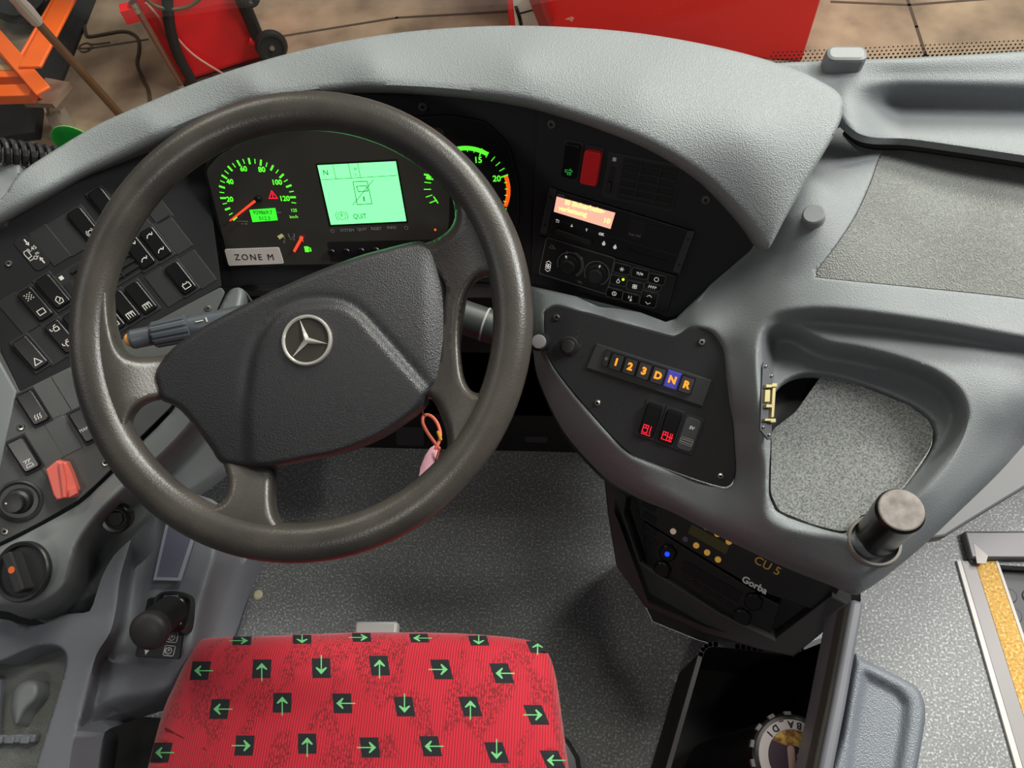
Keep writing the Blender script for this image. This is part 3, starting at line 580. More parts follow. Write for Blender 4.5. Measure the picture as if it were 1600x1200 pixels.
# black pole by the console's outer rim
pt = Z(1408, 797, .715); ax = nrm(pt - Z(1362, 846, .60)); P_ = Pl(pt, (1, 0, 0), ax); po = thing('grab_post', 'black round grab post with worn grey top at the console corner', 'post', pt - ax * .15)
q = MB(); q.lathe(P_, 0, 0, [(.0225, -.15), (.0225, -.03), (.0235, -.028), (.0235, -.004), (.0215, 0)], 40); q.build('tube', mat('black_tube', (20, 20, 21), .3), po)
q = MB(); q.lathe(P_, 0, 0, [(.0215, 0), (.0212, .0012), (.020, .0018)], 40); q.build('end_cap', mat('worn_cap', (112, 104, 98), .5, noise=(60, (88, 80, 74), (140, 132, 126), .35, .7)), po)
P2 = Pl(Z(1366, 846, .628), (1, 0, 0), ax); q = MB(); q.lathe(P2, 0, 0, [(.026, -.012), (.0285, -.002), (.027, .003), (.0245, .003), (.0232, -.006)], 40, cap=False); q.build('collar_ring', mat('dusty_collar', (120, 116, 108), .6), po)
# ================================================================== ROCKER SWITCHES
CACHE = {}
def rocker(pl, key, xy, label, group, syms=(), fills=(), im=WHITE, sy=-.0125, body=None, extra=None, w_=.0195, l_=.0425, h_=.0065, tilt=1, pitch=.0, symw=.0009, sc_=.0052, c0=0.0):
    a, b = pl.L(*xy); t = thing('rocker_switch', label, 'switch', pl.W(a, b, c0), group); B = Vector(base(t))
    body = body or GLOSS
    k = (key, w_, l_, h_, body.name, tilt)
    if k not in CACHE:
        q = MB(); q.prism(pl, rrect(a, b, .0245, .0495, .0015), c0 - .003, c0 + .0014, bev=.0006); fo = q.build('bezel', DUCT, t)
        q = MB(); n = len(rrect(0, 0, 1, 1, .1)); q.prism(pl, rrect(a, b, w_ + .0018, l_ + .0018, .004), c0 + .0013, c0 + .0017); q.build('surround', BLK, fo)
        q = MB(); q.prism(pl, rrect(a, b, w_, l_, .0038), c0 + .0015, c0 + h_, bev=.0016)
        for i, p in enumerate(q.v):                       # a rocker is pressed at one end
            r = (np.array(p) - pl.o) @ pl.v - b; q.v[i] = tuple(np.array(p) + pl.n * (r / l_ * .003 * tilt) * (1 if (np.array(p) - pl.o) @ pl.n > c0 + .003 else 0))
        bo = q.build('rocker', body, t)
        CACHE[k] = (fo.data, fo.children[0].data, bo.data)
    else:
        f_, s_, b_ = CACHE[k]; fo = link('bezel', f_, t); link('surround', s_, fo); bo = link('rocker', b_, t)
    for it in syms:                                     # (dy, strokes, fills)
        dy, st, fl = it; icon(pl, a, b + dy, sc_, st, im, bo, 'symbol', symw, c0 + h_ + .0004 + dy / l_ * .003 * tilt, fl)
    return t
S_RECT = [['c', (-.8, -.6), (.8, -.6), (.8, .6), (-.8, .6)]]
S_TRI = [['c', (-.9, -.7), (.9, -.7), (0, .9)]]
S_ARC = [[(-.9, -.2), (-.5, .3), (.1, .4), (.5, 0)], [(.2, .5), (.6, 0), (.9, .5)]]
S_BATT = [['c', (-.9, -.6), (.9, -.6), (.9, .6), (-.9, .6)], [(-.5, .6), (-.5, .9)], [(.5, .6), (.5, .9)]]
S_CIR = [['c'] + circ(0, 0, .55, 14), circ(0, 0, .95, 8, 130, 230), circ(0, 0, .95, 8, -50, 50)]
S_SEAT = [['c', (-.6, -.9), (.5, -.9), (.7, -.1), (0, .9), (-.8, .3)], [(-.2, -.4), (.3, .1)]]
S_GRID = [[(-.9, .6), (-.9, -.7)], [(-.9, .6), (.9, .6), (.9, -.7)], [(-.35, .5), (-.35, -.6)], [(.3, .3), (.3, -.7)], [(0, .3), (.6, .3)]]
S_DOT = [[(x * .35, y * .35), (x * .35 + .12, y * .35)] for x in range(-2, 3) for y in range(-2, 3) if (x + y) % 2 == 0]
S_HEAT = [[(x - .15, -.6), (x + .1, -.25), (x - .1, .1), (x + .15, .5)] for x in (-.6, 0, .6)]
S_DEF = [['c', (-.8, -.8), (.8, -.8), (.6, -.1), (-.6, -.1)], [(-.6, .3), (-.2, .8)], [(.1, .3), (.5, .8)], [(-.8, .9), (.8, .9)]]
S_MIR = [['c', (-.3, -.5), (.8, -.5), (.8, .4), (-.3, .4)], [(-1, .6), (-1, .1), (-.7, 0)], [(0, .4), (.1, .9), (.6, .9)]]
GL = 'rocker switches of the left panel'
R_ = [((133, 352), 'black rocker switch with ringed P symbol at the top row, left of the wheel rim', [(-.0125, S_CIR, ())]),
 ((165, 321), 'black rocker switch half hidden behind the upper left wheel rim', []),
 ((57, 476), 'black rocker switch with a dotted patch above a square outline', [(.011, S_DOT, ()), (-.0115, S_RECT, ())]),
 ((84, 456), 'black rocker switch with slanted seat symbol right of the dotted one', [(-.0125, S_SEAT, ())]),
 ((218, 395), 'black rocker switch with two wiper arcs, nearest the wheel rim of the two', [(.011, S_ARC, ()), (-.0115, S_ARC, ())]),
 ((244, 381), 'black rocker switch with two wiper arcs, farther from the wheel rim', [(.011, S_ARC, ()), (-.0115, S_ARC, ())]),
 ((195, 480), 'black rocker switch with a grille symbol, left one of the pair above the stalk', [(-.0125, S_GRID, ())]),
 ((221, 466), 'black rocker switch with a grille symbol, right one of the pair above the stalk', [(-.0125, S_GRID, ())]),
 ((171, 494), 'black rocker switch mostly hidden behind the wheel rim left of the stalk', [(-.0125, S_RECT, ())]),
 ((283, 435), 'black rocker switch with battery symbol above the stalk', [(-.0125, S_BATT, ())]),
 ((49, 552), 'black rocker switch with white warning triangle at the lower left corner', [(-.0125, S_TRI, ())]),
 ((98, 526), 'black rocker switch with two mirror symbols beside the wheel rim', [(.011, S_MIR, ()), (-.0115, S_MIR, ())]),
 ((126, 511), 'black rocker switch behind the left wheel rim right of the mirror symbols', [(-.0125, S_RECT, ())])]
for xy, lb_, sy in R_: rocker(PL, 'L', xy, lb_, GL, sy)
for x, y in ((78, 383), (106, 368), (30, 490), (74, 540), (271, 367), (257, 449), (309, 421), (240, 320), (206, 335)):
    a, b = PL.L(x, y); q = MB(); q.prism(PL, rrect(a, b, .0245, .0495, .0012), -.001, .001, bev=.0006); q.build('blank_cover', DUCT, pl_)
# height sign
a, b = PL.L(50, 395); hs = thing('height_sign', 'black plate with bus outline and 3.45 m height figures', 'sign', PL.W(a, b))
q = MB(); q.prism(PL, rrect(a, b, .020, .046, .006), 0, .0012, bev=.0004); q.build('plate', BLK, hs)
text(PL, '3.45', (a + .003, b + .0035), .0068, WHITE, hs, px=False, c=.0014); text(PL, 'm', (a + .0045, b - .0035), .006, WHITE, hs, px=False, c=.0014)
icon(PL, a - .004, b - .001, .007, [['c', (-.5, -.7), (-.6, .5), (-.4, .9), (.2, .9), (.2, -.4), (-.4, -.4)], [(-.5, -.9), (.2, -.9)], ['c'] + circ(.55, -.9, .3, 8), [(.8, -.9), (1.1, -.9)]], WHITE, hs, 'bus_outline', .0008, .0013)
icon(PL, a + .003, b + .013, .005, [[(0, .8), (0, -.3)]], WHITE, hs, 'arrow', .0016, .0013, [[(-.5, -.1), (.5, -.1), (0, -.9)]]); icon(PL, a + .004, b - .0135, .005, [[(0, -.8), (0, .3)]], WHITE, hs, 'arrow', .0016, .0013, [[(-.5, .1), (.5, .1), (0, .9)]])
# air vents
def vent(pl, cx, cy, w_, h_, label, m1=BLK):
    a, b = pl.L(cx, cy); t = thing('air_vent', label, 'vent', pl.W(a, b), 'air vents in the instrument panels')
    q = MB(); o_ = rrect(a, b, w_, h_, .002); 
    q.prism(pl, o_, -.002, .001, bev=.0005); q.build('bezel', DUCT, t)
    q = MB(); q.prism(pl, rrect(a + w_ * .1, b, w_ * .76, h_ * .88, .002), .0009, .0013); q.build('shaft', BLK, t)
    for i in range(5):
        q = MB(); yy = b + h_ * (.34 - .17 * i); q.box(pl.W(a - w_ * .26, yy, .0035), pl.W(a + w_ * .46, yy, .0035), .0045, .0012, up=pl.v * .6 + pl.n); q.build('slat', RUB, t)
    for i in (-1, 1):
        q = MB(); q.box(pl.W(a + w_ * (.1 + .13 * i), b - h_ * .4, .0042), pl.W(a + w_ * (.1 + .13 * i), b + h_ * .4, .0042), .0015, .002, up=pl.n); q.build('slat', RUB, t)
    q = MB(); q.prism(pl, rrect(a - w_ * .4, b - h_ * .08, w_ * .07, h_ * .55, .001), .001, .002); q.build('slider_slot', BLK, t)
    q = MB(); q.prism(pl, rrect(a - w_ * .4, b - h_ * .22, w_ * .06, h_ * .2, .001), .002, .006, bev=.001); q.build('slider', RUB, t)
    q = MB(); q.prism(pl, rrect(a - w_ * .4, b + h_ * .36, w_ * .05, w_ * .05, .0005), .001, .0013); q.build('white_mark', WHITE, t)
vent(PL, 155, 427, .098, .052, 'black air vent with white mark mostly behind the left wheel rim')
vent(PR, 1001, 284, .090, .057, 'black air vent with white mark above the tachograph')
# rockers of the right panel
rocker(PR, 'R', (893, 251), 'black rocker switch with green symbol left of the red one', 'switches above the tachograph', [(-.011, [['c', (-.9, .1), (.2, .1), (.2, .5), (.8, 0), (.2, -.4), (-.9, -.4)], ['c', (-.3, -.9), (.5, -.9), (.5, -.5), (-.3, -.5)]], ())], im=mat('green_print', (60, 190, 90), .5, emit=.25))
rocker(PR, 'Rr', (925, 260), 'bright red rocker switch cover above the tachograph', 'switches above the tachograph', body=mat('red_cover', (205, 28, 34), .3, emit=.08), h_=.011, w_=.021, l_=.041, tilt=.2)
# ================================================================== INSTRUMENT CLUSTER
ic = thing('instrument_cluster', 'wide instrument cluster with lit green display and dials behind the steering wheel', 'instrument cluster', PC.hit(500, 412))
FACE = mat('cluster_face', (64, 62, 56), .2, spec=.6); FACE2 = mat('cluster_dark', (16, 17, 17), .3)
c_out = roundpoly([(318, 262), (338, 236), (380, 212), (450, 196), (520, 186), (640, 182), (700, 178), (760, 188), (796, 225), (812, 290), (812, 345), (792, 400), (740, 416), (356, 417)], 14, 4)
q = MB(); q.prism(PC, PC.Ls(c_out), -.002, .004, bev=.002); q.build('housing', FACE2, ic)
q = MB(); q.prism(PC, [PC.L(x, y) for x, y in roundpoly([(324, 264), (344, 242), (384, 219), (450, 203), (520, 195), (640, 191), (694, 200), (704, 280), (702, 350), (690, 395), (600, 410), (361, 413)], 8)], .0035, .0045, bev=.0003); q.build('face', FACE, ic)
C0 = .0048
sa, sb = PC.L(405, 307)
sd = thing('speedometer', None, None, (0, 0, 0)); sd.parent = ic
RS = .0508
def tick(pl, a, b, r0, r1, deg, wd, m, parent, c=C0):
    t = math.radians(deg); q = MB(); q.ribbon(pl, [(a + r0 * math.cos(t), b + r0 * math.sin(t)), (a + r1 * math.cos(t), b + r1 * math.sin(t))], wd, c, c + .0002); return q.build('tick_mark', m, parent, smooth=0)
for i, v in enumerate(list(range(0, 121, 5)) + [125]):
    tick(PC, sa, sb, RS - (.0055 if v % 10 == 0 else .005), RS, 216 - 1.8 * v, .0024 if v % 10 == 0 else .0011, GREEN, sd)
for v in (20, 40, 60, 80, 100, 120):
    t = math.radians(216 - 1.8 * v + (3 if v < 60 else -3)); rr = RS - .0115 - (.003 if v >= 100 else 0); text(PC, str(v), (sa + rr * math.cos(t), sb + rr * math.sin(t)), .0095, GREEN, sd, px=False, c=C0, bold=.0002, name='numeral')
text(PC, '125', (461, 327), .006, GREEN, sd, c=C0, name='numeral'); text(PC, 'km/h', (461, 337), .0058, GREEND, sd, c=C0)
text(PC, 'km', (438, 330), .0045, GREYPR, sd, c=C0); text(PC, 'VDO Kienzle', (381, 344), .0028, GREYPR, sd, c=C0); text(PC, 'No 1323', (384, 348), .0024, GREYPR, sd, c=C0)
q = MB(); q.prism(PC, PC.Ls([(392, 326), (432, 323), (436, 342), (397, 345)]), C0, C0 + .0006); od = q.build('odometer', ODOG, sd)
text(PC, '929869.7', (413, 330), .0072, mat('odometer_ink', (20, 120, 20), .6), od, c=C0 + .0008); text(PC, '512.3', (416, 339), .0072, bpy.data.materials['odometer_ink'], od, c=C0 + .0008)
q = MB(); q.prism(PC, [PC.L(x, y) for x, y in ((401, 309), (404, 312), (365, 342), (362, 341))], C0 + .003, C0 + .0045); q.build('needle', NEED, sd)
q = MB(); q.lathe(PC, sa, sb - .002, [(.005, C0), (.005, C0 + .003), (.004, C0 + .004)], 20); q.build('needle_hub', FACE2, sd)
a, b = PC.L(428, 303); icon(PC, a, b, .0062, S_TRI + [[(0, .3), (0, -.2)], [(0, -.4), (0, -.5)]], REDL, ic, 'hazard_light', .0011, C0)
# fuel gauge
fg = thing('fuel_gauge', None, None, (0, 0, 0)); fg.parent = ic
fa, fb = PC.L(463, 388)
for d in (125, 103, 82, 60): tick(PC, fa, fb, .019, .0225, d, .0013, GREYPR, fg)
q = MB(); q.prism(PC, PC.Ls([(461, 388), (464, 391), (477, 368), (473, 366)]), C0 + .002, C0 + .0035); q.build('needle', NEED, fg)
text(PC, '0', (446, 376), .006, GREYPR, fg, c=C0, name='numeral'); text(PC, '1/2', (458, 371), .0065, GREYPR, fg, c=C0, name='numeral'); text(PC, '1', (475, 374), .006, ORNG, fg, c=C0, name='numeral')
q = MB(); q.prism(PC, PC.Ls([(435, 367), (442, 363), (446, 367), (439, 372)]), C0, C0 + .0002); q.build('yellow_mark', mat('pale_yellow', (205, 205, 140), .5, emit=.2), fg)
a, b = PC.L(482, 387); icon(PC, a, b, .0048, [[(.5, .4), (.95, .2), (.95, -.6), (.6, -.4)]], GREEN, fg, 'pump_symbol', .0012, C0, [[(-.8, -.9), (.4, -.9), (.4, .8), (-.8, .8)]])
# display
dp = [(498, 256.6), (619.7, 250.3), (636, 343.3), (519, 349)]
q = MB(); q.prism(PC, PC.Ls([(495, 254), (622, 247), (639, 346), (516, 352)]), C0 - .001, C0); q.build('display_frame', FACE2, ic)
q = MB(); q.prism(PC, PC.Ls(dp), C0, C0 + .0006); ds = q.build('display', LCDG, ic)
def dl(name, pts, wd=.0006, closed=False, m=LCDK):
    q = MB(); q.ribbon(PC, PC.Ls(pts), wd, C0 + .0007, C0 + .0009, closed); return q.build(name, m, ds, smooth=0)
dl('grid_line', [(503, 279), (622, 272)]); dl('grid_line', [(522, 256), (527, 277)]); dl('grid_line', [(546, 254), (551, 276)]); dl('grid_line', [(561, 254), (565, 275)])
text(PC, 'N', (511, 268), .0095, LCDK, ds, c=C0 + .0008); text(PC, '50', (557, 262), .0045, LCDK, ds, c=C0 + .0008); text(PC, '°C', (557, 271), .0045, LCDK, ds, c=C0 + .0008)
dl('door_symbol', [(553.5, 282), (575.5, 281), (583, 316), (560, 317.5)], .0008, True); dl('door_symbol', [(559, 289), (574, 288), (577, 296), (562, 297.5)], .0008, True); dl('strike_line', [(585, 279), (553, 318)], .0007)
text(PC, '1', (570.5, 309), .0085, LCDK, ds, c=C0 + .0008, bold=.0003)
a, b = PC.L(536, 335); icon(PC, a, b, .0065, [['c'] + circ(0, 0, .8, 18), circ(0, 0, 1.25, 8, 135, 225), circ(0, 0, 1.25, 8, -45, 45)], LCDK, ds, 'parking_symbol', .0006, C0 + .0007); text(PC, 'P', (536, 335), .007, LCDK, ds, c=C0 + .0008)
text(PC, 'QUIT', (564, 336), .0095, LCDK, ds, c=C0 + .0008, sx=.8)
for s, x, y in (('SYSTEM', 544, 358), ('QUIT', 567, 356.5), ('RESET', 589.5, 355.5), ('INFO', 613, 354)): text(PC, s, (x, y), .0056, GREYPR, ic, c=C0)
for x, y in ((521, 359), (636, 354)): a, b = PC.L(x, y); icon(PC, a, b, .0028, [['c'] + circ(0, 0, .8, 12)], GREYPR, ic, 'symbol', .0007, C0)
q = MB(); q.prism(PC, PC.Ls([(514, 376), (684, 372), (690, 402), (519, 406)]), C0 - .0005, C0 + .0004); q.build('key_strip', BLK, ic)
for i in range(6):
    a, b = PC.L(521 + 23 * i, 391 - .9 * i); q = MB(); q.lathe(PC, a, b, [(.0052, C0), (.0052, C0 + .004), (.0042, C0 + .0052)], 20); q.build('round_key', GLOSS, ic)
# name plate
q = MB(); q.prism(PC, PC.Ls(roundpoly([(353, 387), (438, 384), (446, 409.5), (360, 413)], 3)), C0, C0 + .0012, bev=.0004); npl = q.build('name_plate', mat('silver_plate', (228, 221, 214), .45), ic)
text(PC, 'ZONE M', (400, 399.5), .0125, BLK, npl, c=C0 + .0014, sp=1.3)
# small gauge right of the display
for x, y, x2, y2, th in ((665, 271, 675, 274, .0022), (665, 283, 674, 284, .001), (664, 294, 674, 294, .001), (667, 306, 676, 303, .001), (673, 315, 683, 311, .0012)):
    q = MB(); q.ribbon(PC, PC.Ls([(x, y), (x2, y2)]), th, C0, C0 + .0002); q.build('tick_mark', GREEN, ic, smooth=0)
q = MB(); q.ribbon(PC, PC.Ls([(679, 306), (685, 315)]), .0014, C0, C0 + .0002); q.build('tick_mark', GREEN, ic, smooth=0)
q = MB(); a, b = PC.L(681, 357); q.prism(PC, circ(a, b, .0016, 10), C0, C0 + .0002); q.build('warning_dot', ORNG, ic, smooth=0)
q = MB(); a, b = PC.L(556, 207); q.prism(PC, circ(a, b, .0025, 10), C0, C0 + .0002); q.build('warning_dot', ORNG, ic, smooth=0)
# rev counter
rc = thing('rev_counter', None, None, (0, 0, 0)); rc.parent = ic
ra_, rb_ = PC.L(732, 294); RR = .0545
q = MB(); q.lathe(PC, ra_, rb_, [(RR - .0052, C0), (RR - .0052, C0 + .0003), (RR, C0 + .0003), (RR, C0)], 30, cap=False, a0=math.radians(58), a1=math.radians(165)); q.build('green_band', GREEN, rc, smooth=0)
q = MB(); q.lathe(PC, ra_, rb_, [(RR - .0052, C0), (RR - .0052, C0 + .0003), (RR, C0 + .0003), (RR, C0)], 24, cap=False, a0=math.radians(-26), a1=math.radians(18)); q.build('orange_band', ORNG, rc, smooth=0)
for v in range(5, 27):
    d = 67 - (v - 15) * 9.6; thick = v % 5 == 0; inb = d > 58 or d < 18
    tick(PC, ra_, rb_, RR - (.008 if thick else .0065), RR - (.004 if inb and not thick else 0), d, .0016 if thick else .0009, GREEN, rc, C0 + .0003)
for v in (10, 15, 20, 25):
    t = math.radians(67 - (v - 15) * 9.6); text(PC, str(v), (ra_ + (RR - .0145) * math.cos(t), rb_ + (RR - .0145) * math.sin(t)), .0105, GREEN, rc, px=False, c=C0 + .0004, bold=.0002, name='numeral')
# ================================================================== TACHOGRAPH
tg = thing('tachograph', 'black tachograph with lit salmon two-line display', 'tachograph', PR.hit(950, 395))
TC = .006; q = MB(); q.prism(PR, PR.Ls(roundpoly([(859.4, 291.4), (1086.9, 360.5), (1062, 427), (843.6, 364)], 3), 0), 0, TC, bev=.001); tb = q.build('faceplate', mat('tacho_black', (20, 20, 21), .35), tg)
for (x0, y0), (x1, y1) in (((859, 292), (843.6, 364)), ((1086, 361), (1062, 427))):
    p = np.array(PR.L(x0, y0, TC)); r = np.array(PR.L(x1, y1, TC)); s_ = 1 if x0 < 900 else -1
    q = MB(); q.prism(PR, [tuple(p), tuple(r), tuple(r + (.009 * s_, .001)), tuple(p + (.009 * s_, -.001))], TC, TC + .0015, bev=.0004); br = q.build('bracket', mat('bracket_grey', (58, 60, 64), .4), tg)
    for f_ in (.2, .8):
        m_ = p + (r - p) * f_ + (.0045 * s_, 0); q = MB(); q.prism(PR, circ(m_[0], m_[1], .0017, 10), TC + .0015, TC + .0018); q.build('hole', BLK, br)
TACD = mat('salmon_display', (250, 186, 160), .5, emit=.85); TACT = mat('display_letters', (255, 246, 150), .5, emit=1.05)
q = MB(); q.prism(PR, [PR.L(x, y, TC) for x, y in ((869.9, 307), (961.4, 332.5), (953.9, 357.5), (865.4, 330.5))], TC, TC + .0006); td = q.build('display', TACD, tg)
ang = -1.5
text(PR, 'I0 Sicherheits-', PR.L(914, 323, TC), .0088, TACT, td, px=False, c=TC + .0008, ang=ang, bold=.0002, sx=1.02); text(PR, 'verletzung', PR.L(895, 330, TC), .0088, TACT, td, px=False, c=TC + .0008, ang=ang, bold=.0002, sx=1.0); text(PR, '10', PR.L(948, 345, TC), .0088, TACT, td, px=False, c=TC + .0008, ang=ang, bold=.0002)
text(PR, 'VDO', PR.L(876, 305.5, TC), .0045, GREYPR, tb, px=False, c=TC + .0002)
text(PR, 'OK', PR.L(939.5, 366, TC), .0045, WHITEL, tb, px=False, c=TC + .0002, bold=.0003); text(PR, 'Scan me!', PR.L(992, 367, TC), .0042, GREYPR, tb, px=False, c=TC + .0006)
a, b = PR.L(871.5, 345.5, TC); icon(PR, a, b, .0026, [[(-.8, .5), (.6, .5), (.6, -.5), (-.8, -.5)], [(-.3, .9), (-.9, .5), (-.3, .1)]], WHITEL, tb, 'return_symbol', .0006, TC + .0001)
a, b = PR.L(893.5, 352, TC); icon(PR, a, b, .0024, [], WHITEL, tb, 'up_arrow', .0006, TC + .0001, [[(-.7, -.8), (.7, -.8), (0, .8)]]); a, b = PR.L(916.5, 359.5, TC); icon(PR, a, b, .0024, [], WHITEL, tb, 'down_arrow', .0006, TC + .0001, [[(-.6, .8), (.6, .8), (0, -.8)]])
for x, y in ((943.5, 380), (961, 385.5)): a, b = PR.L(x, y, TC); icon(PR, a, b, .003, [], WHITEL, tb, 'drop_symbol', .0006, TC + .0001, [circ(0, -.3, .75, 10, 150, 390)[:11] + [(0, 1.1)]])
for (x0, y0, x1, y1) in ((868, 357, 925, 376), (976, 386, 1048, 409)):
    q = MB(); q.box(PR.W(*PR.L(x0, y0, TC), TC + .001), PR.W(*PR.L(x1, y1, TC), TC + .001), .0025, .0025, up=PR.n); q.build('card_slot', GLOSS, tb)
q = MB(); q.box(PR.W(*PR.L(870, 360, TC), TC + .003), PR.W(*PR.L(925, 379, TC), TC + .003), .007, .005, up=PR.n); q.build('card_drawer', RUB, tb, bevel=.001)
q = MB(); q.prism(PR, [PR.L(x, y, TC) for x, y in ((986, 340), (1012, 347), (1001, 377), (978, 370))], TC, TC + .0004); q.build('black_label', BLK, tb)
q = MB(); q.ribbon(PR, [PR.L(x, y, TC) for x, y in ((850, 339), (1075, 405))], .0007, TC, TC + .0003); q.build('panel_line', mat('edge_line', (50, 50, 52), .3), tb)
for x, y, x1, y1 in ((1014, 354, 1038, 360),): q = MB(); q.ribbon(PR, [PR.L(1012, 362, TC), PR.L(1018, 355, TC), PR.L(1035, 360, TC), PR.L(1036, 367, TC)], .0005, TC, TC + .0003); q.build('card_mark', bpy.data.materials['edge_line'], tb)
# ================================================================== CLIMATE CONTROL
cl = thing('climate_control', 'black climate control unit with two knobs and nine keys under the tachograph', 'climate control', PR.hit(940, 485))
KC = .004; q = MB(); q.prism(PR, [PR.L(x, y) for x, y in roundpoly([(843, 367), (1059, 430), (1044, 487), (829, 425)], 4)], 0, KC, bev=.0012); kb = q.build('faceplate', mat('climate_black', (27, 27, 28), .45), cl)
LN = mat('outline_print', (120, 120, 118), .6, emit=.05)
q = MB(); q.ribbon(PR, [PR.L(x, y, KC) for x, y in roundpoly([(854, 371), (961, 403), (948, 460), (842, 427)], 4)], .0006, KC, KC + .0002, True); q.build('outline', LN, kb)
def knob(pl, x, y, r, c, parent, ang):
    a, b = pl.L(x, y, c); kn = thing('knob', None, None, (0, 0, 0)); kn.parent = parent
    q = MB(); q.lathe(pl, a, b, [(r * 1.25, c), (r * 1.22, c + .002), (r, c + .003), (r * .92, c + .012), (r * .82, c + .013)], 30); q.build('grip', GREYD if 0 else RUB, kn)
    t = math.radians(ang); q = MB(); q.ribbon(pl, [(a + r * .95 * math.cos(t), b + r * .95 * math.sin(t)), (a + r * 1.2 * math.cos(t), b + r * 1.2 * math.sin(t))], .0016, c + .0025, c + .0035); q.build('pointer', WHITEL, kn)
    return a, b
a, b = knob(PR, 890, 413, .0105, KC, cl, 118)
q = MB(); q.ribbon(PR, circ(a, b, .0165, 20, -50, 205), .0008, KC, KC + .0002); q.ribbon(PR, circ(a, b, .0185, 20, -50, 75), .0008, KC, KC + .0002); q.build('scale', LN, kb)
a, b = knob(PR, 932.5, 427, .0105, KC, cl, 78)
q = MB(); q.ribbon(PR, circ(a, b, .0165, 22, -60, 215), .0008, KC, KC + .0002); q.build('scale', LN, kb)
for x, y in ((886, 394), (909, 403), (876, 414)): a, b = PR.L(x, y, KC); icon(PR, a, b, .0022, [], GREYPR, kb, 'symbol', .0005, KC, [[(-.7, -.7), (.7, -.7), (0, .9)]])
a, b = PR.L(856.5, 416, KC); icon(PR, a, b, .0042, [[(-.8, 1.2), (0, 1.8), (.8, 1.2)], [(-.8, -1.2), (0, -1.8), (.8, -1.2)], ['c'] + circ(-.4, .4, .38, 8), ['c'] + circ(.4, .4, .38, 8), ['c'] + circ(-.4, -.4, .38, 8), ['c'] + circ(.4, -.4, .38, 8)], WHITEL, kb, 'fan_symbol', .0008, KC)
a, b = PR.L(863, 386, KC); icon(PR, a, b, .004, [['c', (-.9, -.5), (.2, -.5), (.2, .6), (-.4, .6)], [(.3, .4), (1.1, -.5), (.5, -.5)]], GREYPR, kb, 'face_symbol', .0006, KC); a, b = PR.L(906, 441, KC); icon(PR, a, b, .004, [[(-.9, .4), (-.3, -.2), (-.2, .5), (.2, -.4), (.3, .3), (.9, -.4)]], GREYPR, kb, 'symbol', .0005, KC)
KEYS = [(972, 420, 'snow'), (1000, 427, 'mix'), (1026, 436, 'ring'), (966.5, 438, 'flame'), (992, 447, 'fan'), (1020, 448, 'pl'), (960, 458, 'clock'), (985.5, 465, 'therm'), (1014, 466, 'arrows')]
SY = {'snow': [[(-.8, 0), (.8, 0)], [(-.4, -.7), (.4, .7)], [(-.4, .7), (.4, -.7)]], 'mix': [[(-1.2, .4), (-.4, .4)], [(-1, .4), (-1, -.4)], [(-.5, .4), (-.5, -.4)], [(-.1, -.6), (.2, .6)], ['c'] + circ(.8, 0, .35, 7)], 'ring': [['c'] + circ(0, 0, .8, 14)],
      'flame': [['c', (-.6, -.5), (-.5, .1), (0, .9), (.1, .2), (.6, -.1), (.4, -.8), (-.3, -.9)]], 'fan': [['c'] + circ(x * .42, y * .42, .38, 8) for x in (-1, 1) for y in (-1, 1)], 'pl': [[(-1.6 + .8 * i, -.5), (-1.3 + .8 * i, .5), (-1.0 + .8 * i, 0)] for i in range(4)],
      'clock': [['c'] + circ(0, 0, .8, 14), [(0, .4), (0, -.1), (.3, -.3)]], 'therm': [[(.2, .9), (.2, -.4)], ['c'] + circ(.2, -.8, .35, 8), [(-.8, .8), (-.8, -.3)], [(-.8, .3), (-.3, .3)]], 'arrows': [[(-.9, 1.1), (0, 1.8), (.9, 1.1)], [(-.9, -1.3), (0, -2), (.9, -1.3)]]}
for x, y, k in KEYS:
    a, b = PR.L(x, y, KC); hh = .0125; yy = b
    if k == 'pl': hh = .008
    if k == 'arrows': hh = .021; yy = b - .001
    q = MB(); q.prism(PR, rrect(a, yy, .0205, hh, .003), KC, KC + .0015, bev=.0005); kk = q.build('key', GLOSS, cl)
    q = MB(); q.ribbon(PR, rrect(a, yy, .0215, hh + .001, .003), .0004, KC, KC + .0006, True); q.build('key_outline', LN, kk)
    icon(PR, a, yy, .0034, SY[k], WHITEL, kk, 'symbol', .0006, KC + .0016)
a, b = PR.L(974, 436, KC); q = MB(); q.prism(PR, circ(a, b, .0018, 10), KC + .0015, KC + .0019); q.build('yellow_lamp', mat('yellow_lamp', (225, 255, 40), .4, emit=1), cl)
# ================================================================== GEAR PANEL THINGS
a, b = GP.L(890, 540); bt = thing('console_button', 'small round black button on the gear panel inside a dusty patch', 'button', GP.W(a, b))
q = MB(); q.lathe(GP, a, b, [(.0125, .001), (.0125, .003), (.0105, .004), (.0095, .004)], 28); q.build('collar', RUB, bt)
q = MB(); q.lathe(GP, a, b, [(.0088, .003), (.0088, .0085), (.0078, .010), (.004, .0102)], 28); q.build('cap', mat('button_black', (40, 40, 41), .35), bt)
q = MB(); q.prism(GP, GP.Ls([(870, 540), (905, 515), (911, 556), (885, 557)]), .001, .0013); q.build('dusty_patch', mat('dust', (54, 54, 52), .9, noise=(220, (40, 41, 42), (84, 82, 78), .5, .75)), gpl)
gs = thing('gear_selector', 'row of orange lettered gear keys 1 2 3 D N R with lit blue N', 'gear selector', GP.hit(1015, 600))
q = MB(); q.prism(GP, GP.Ls([(933, 536), (1112.7, 593.6), (1098, 634), (917, 574)]), .001, .004, bev=.0008); q.build('base_plate', mat('selector_base', (48, 49, 51), .5), gs)
KL = [('1', 963, 566), ('2', 982.7, 572), ('3', 1004, 579), ('D', 1026, 586.5), ('N', 1049.5, 594.5), ('R', 1072.5, 601.5)]
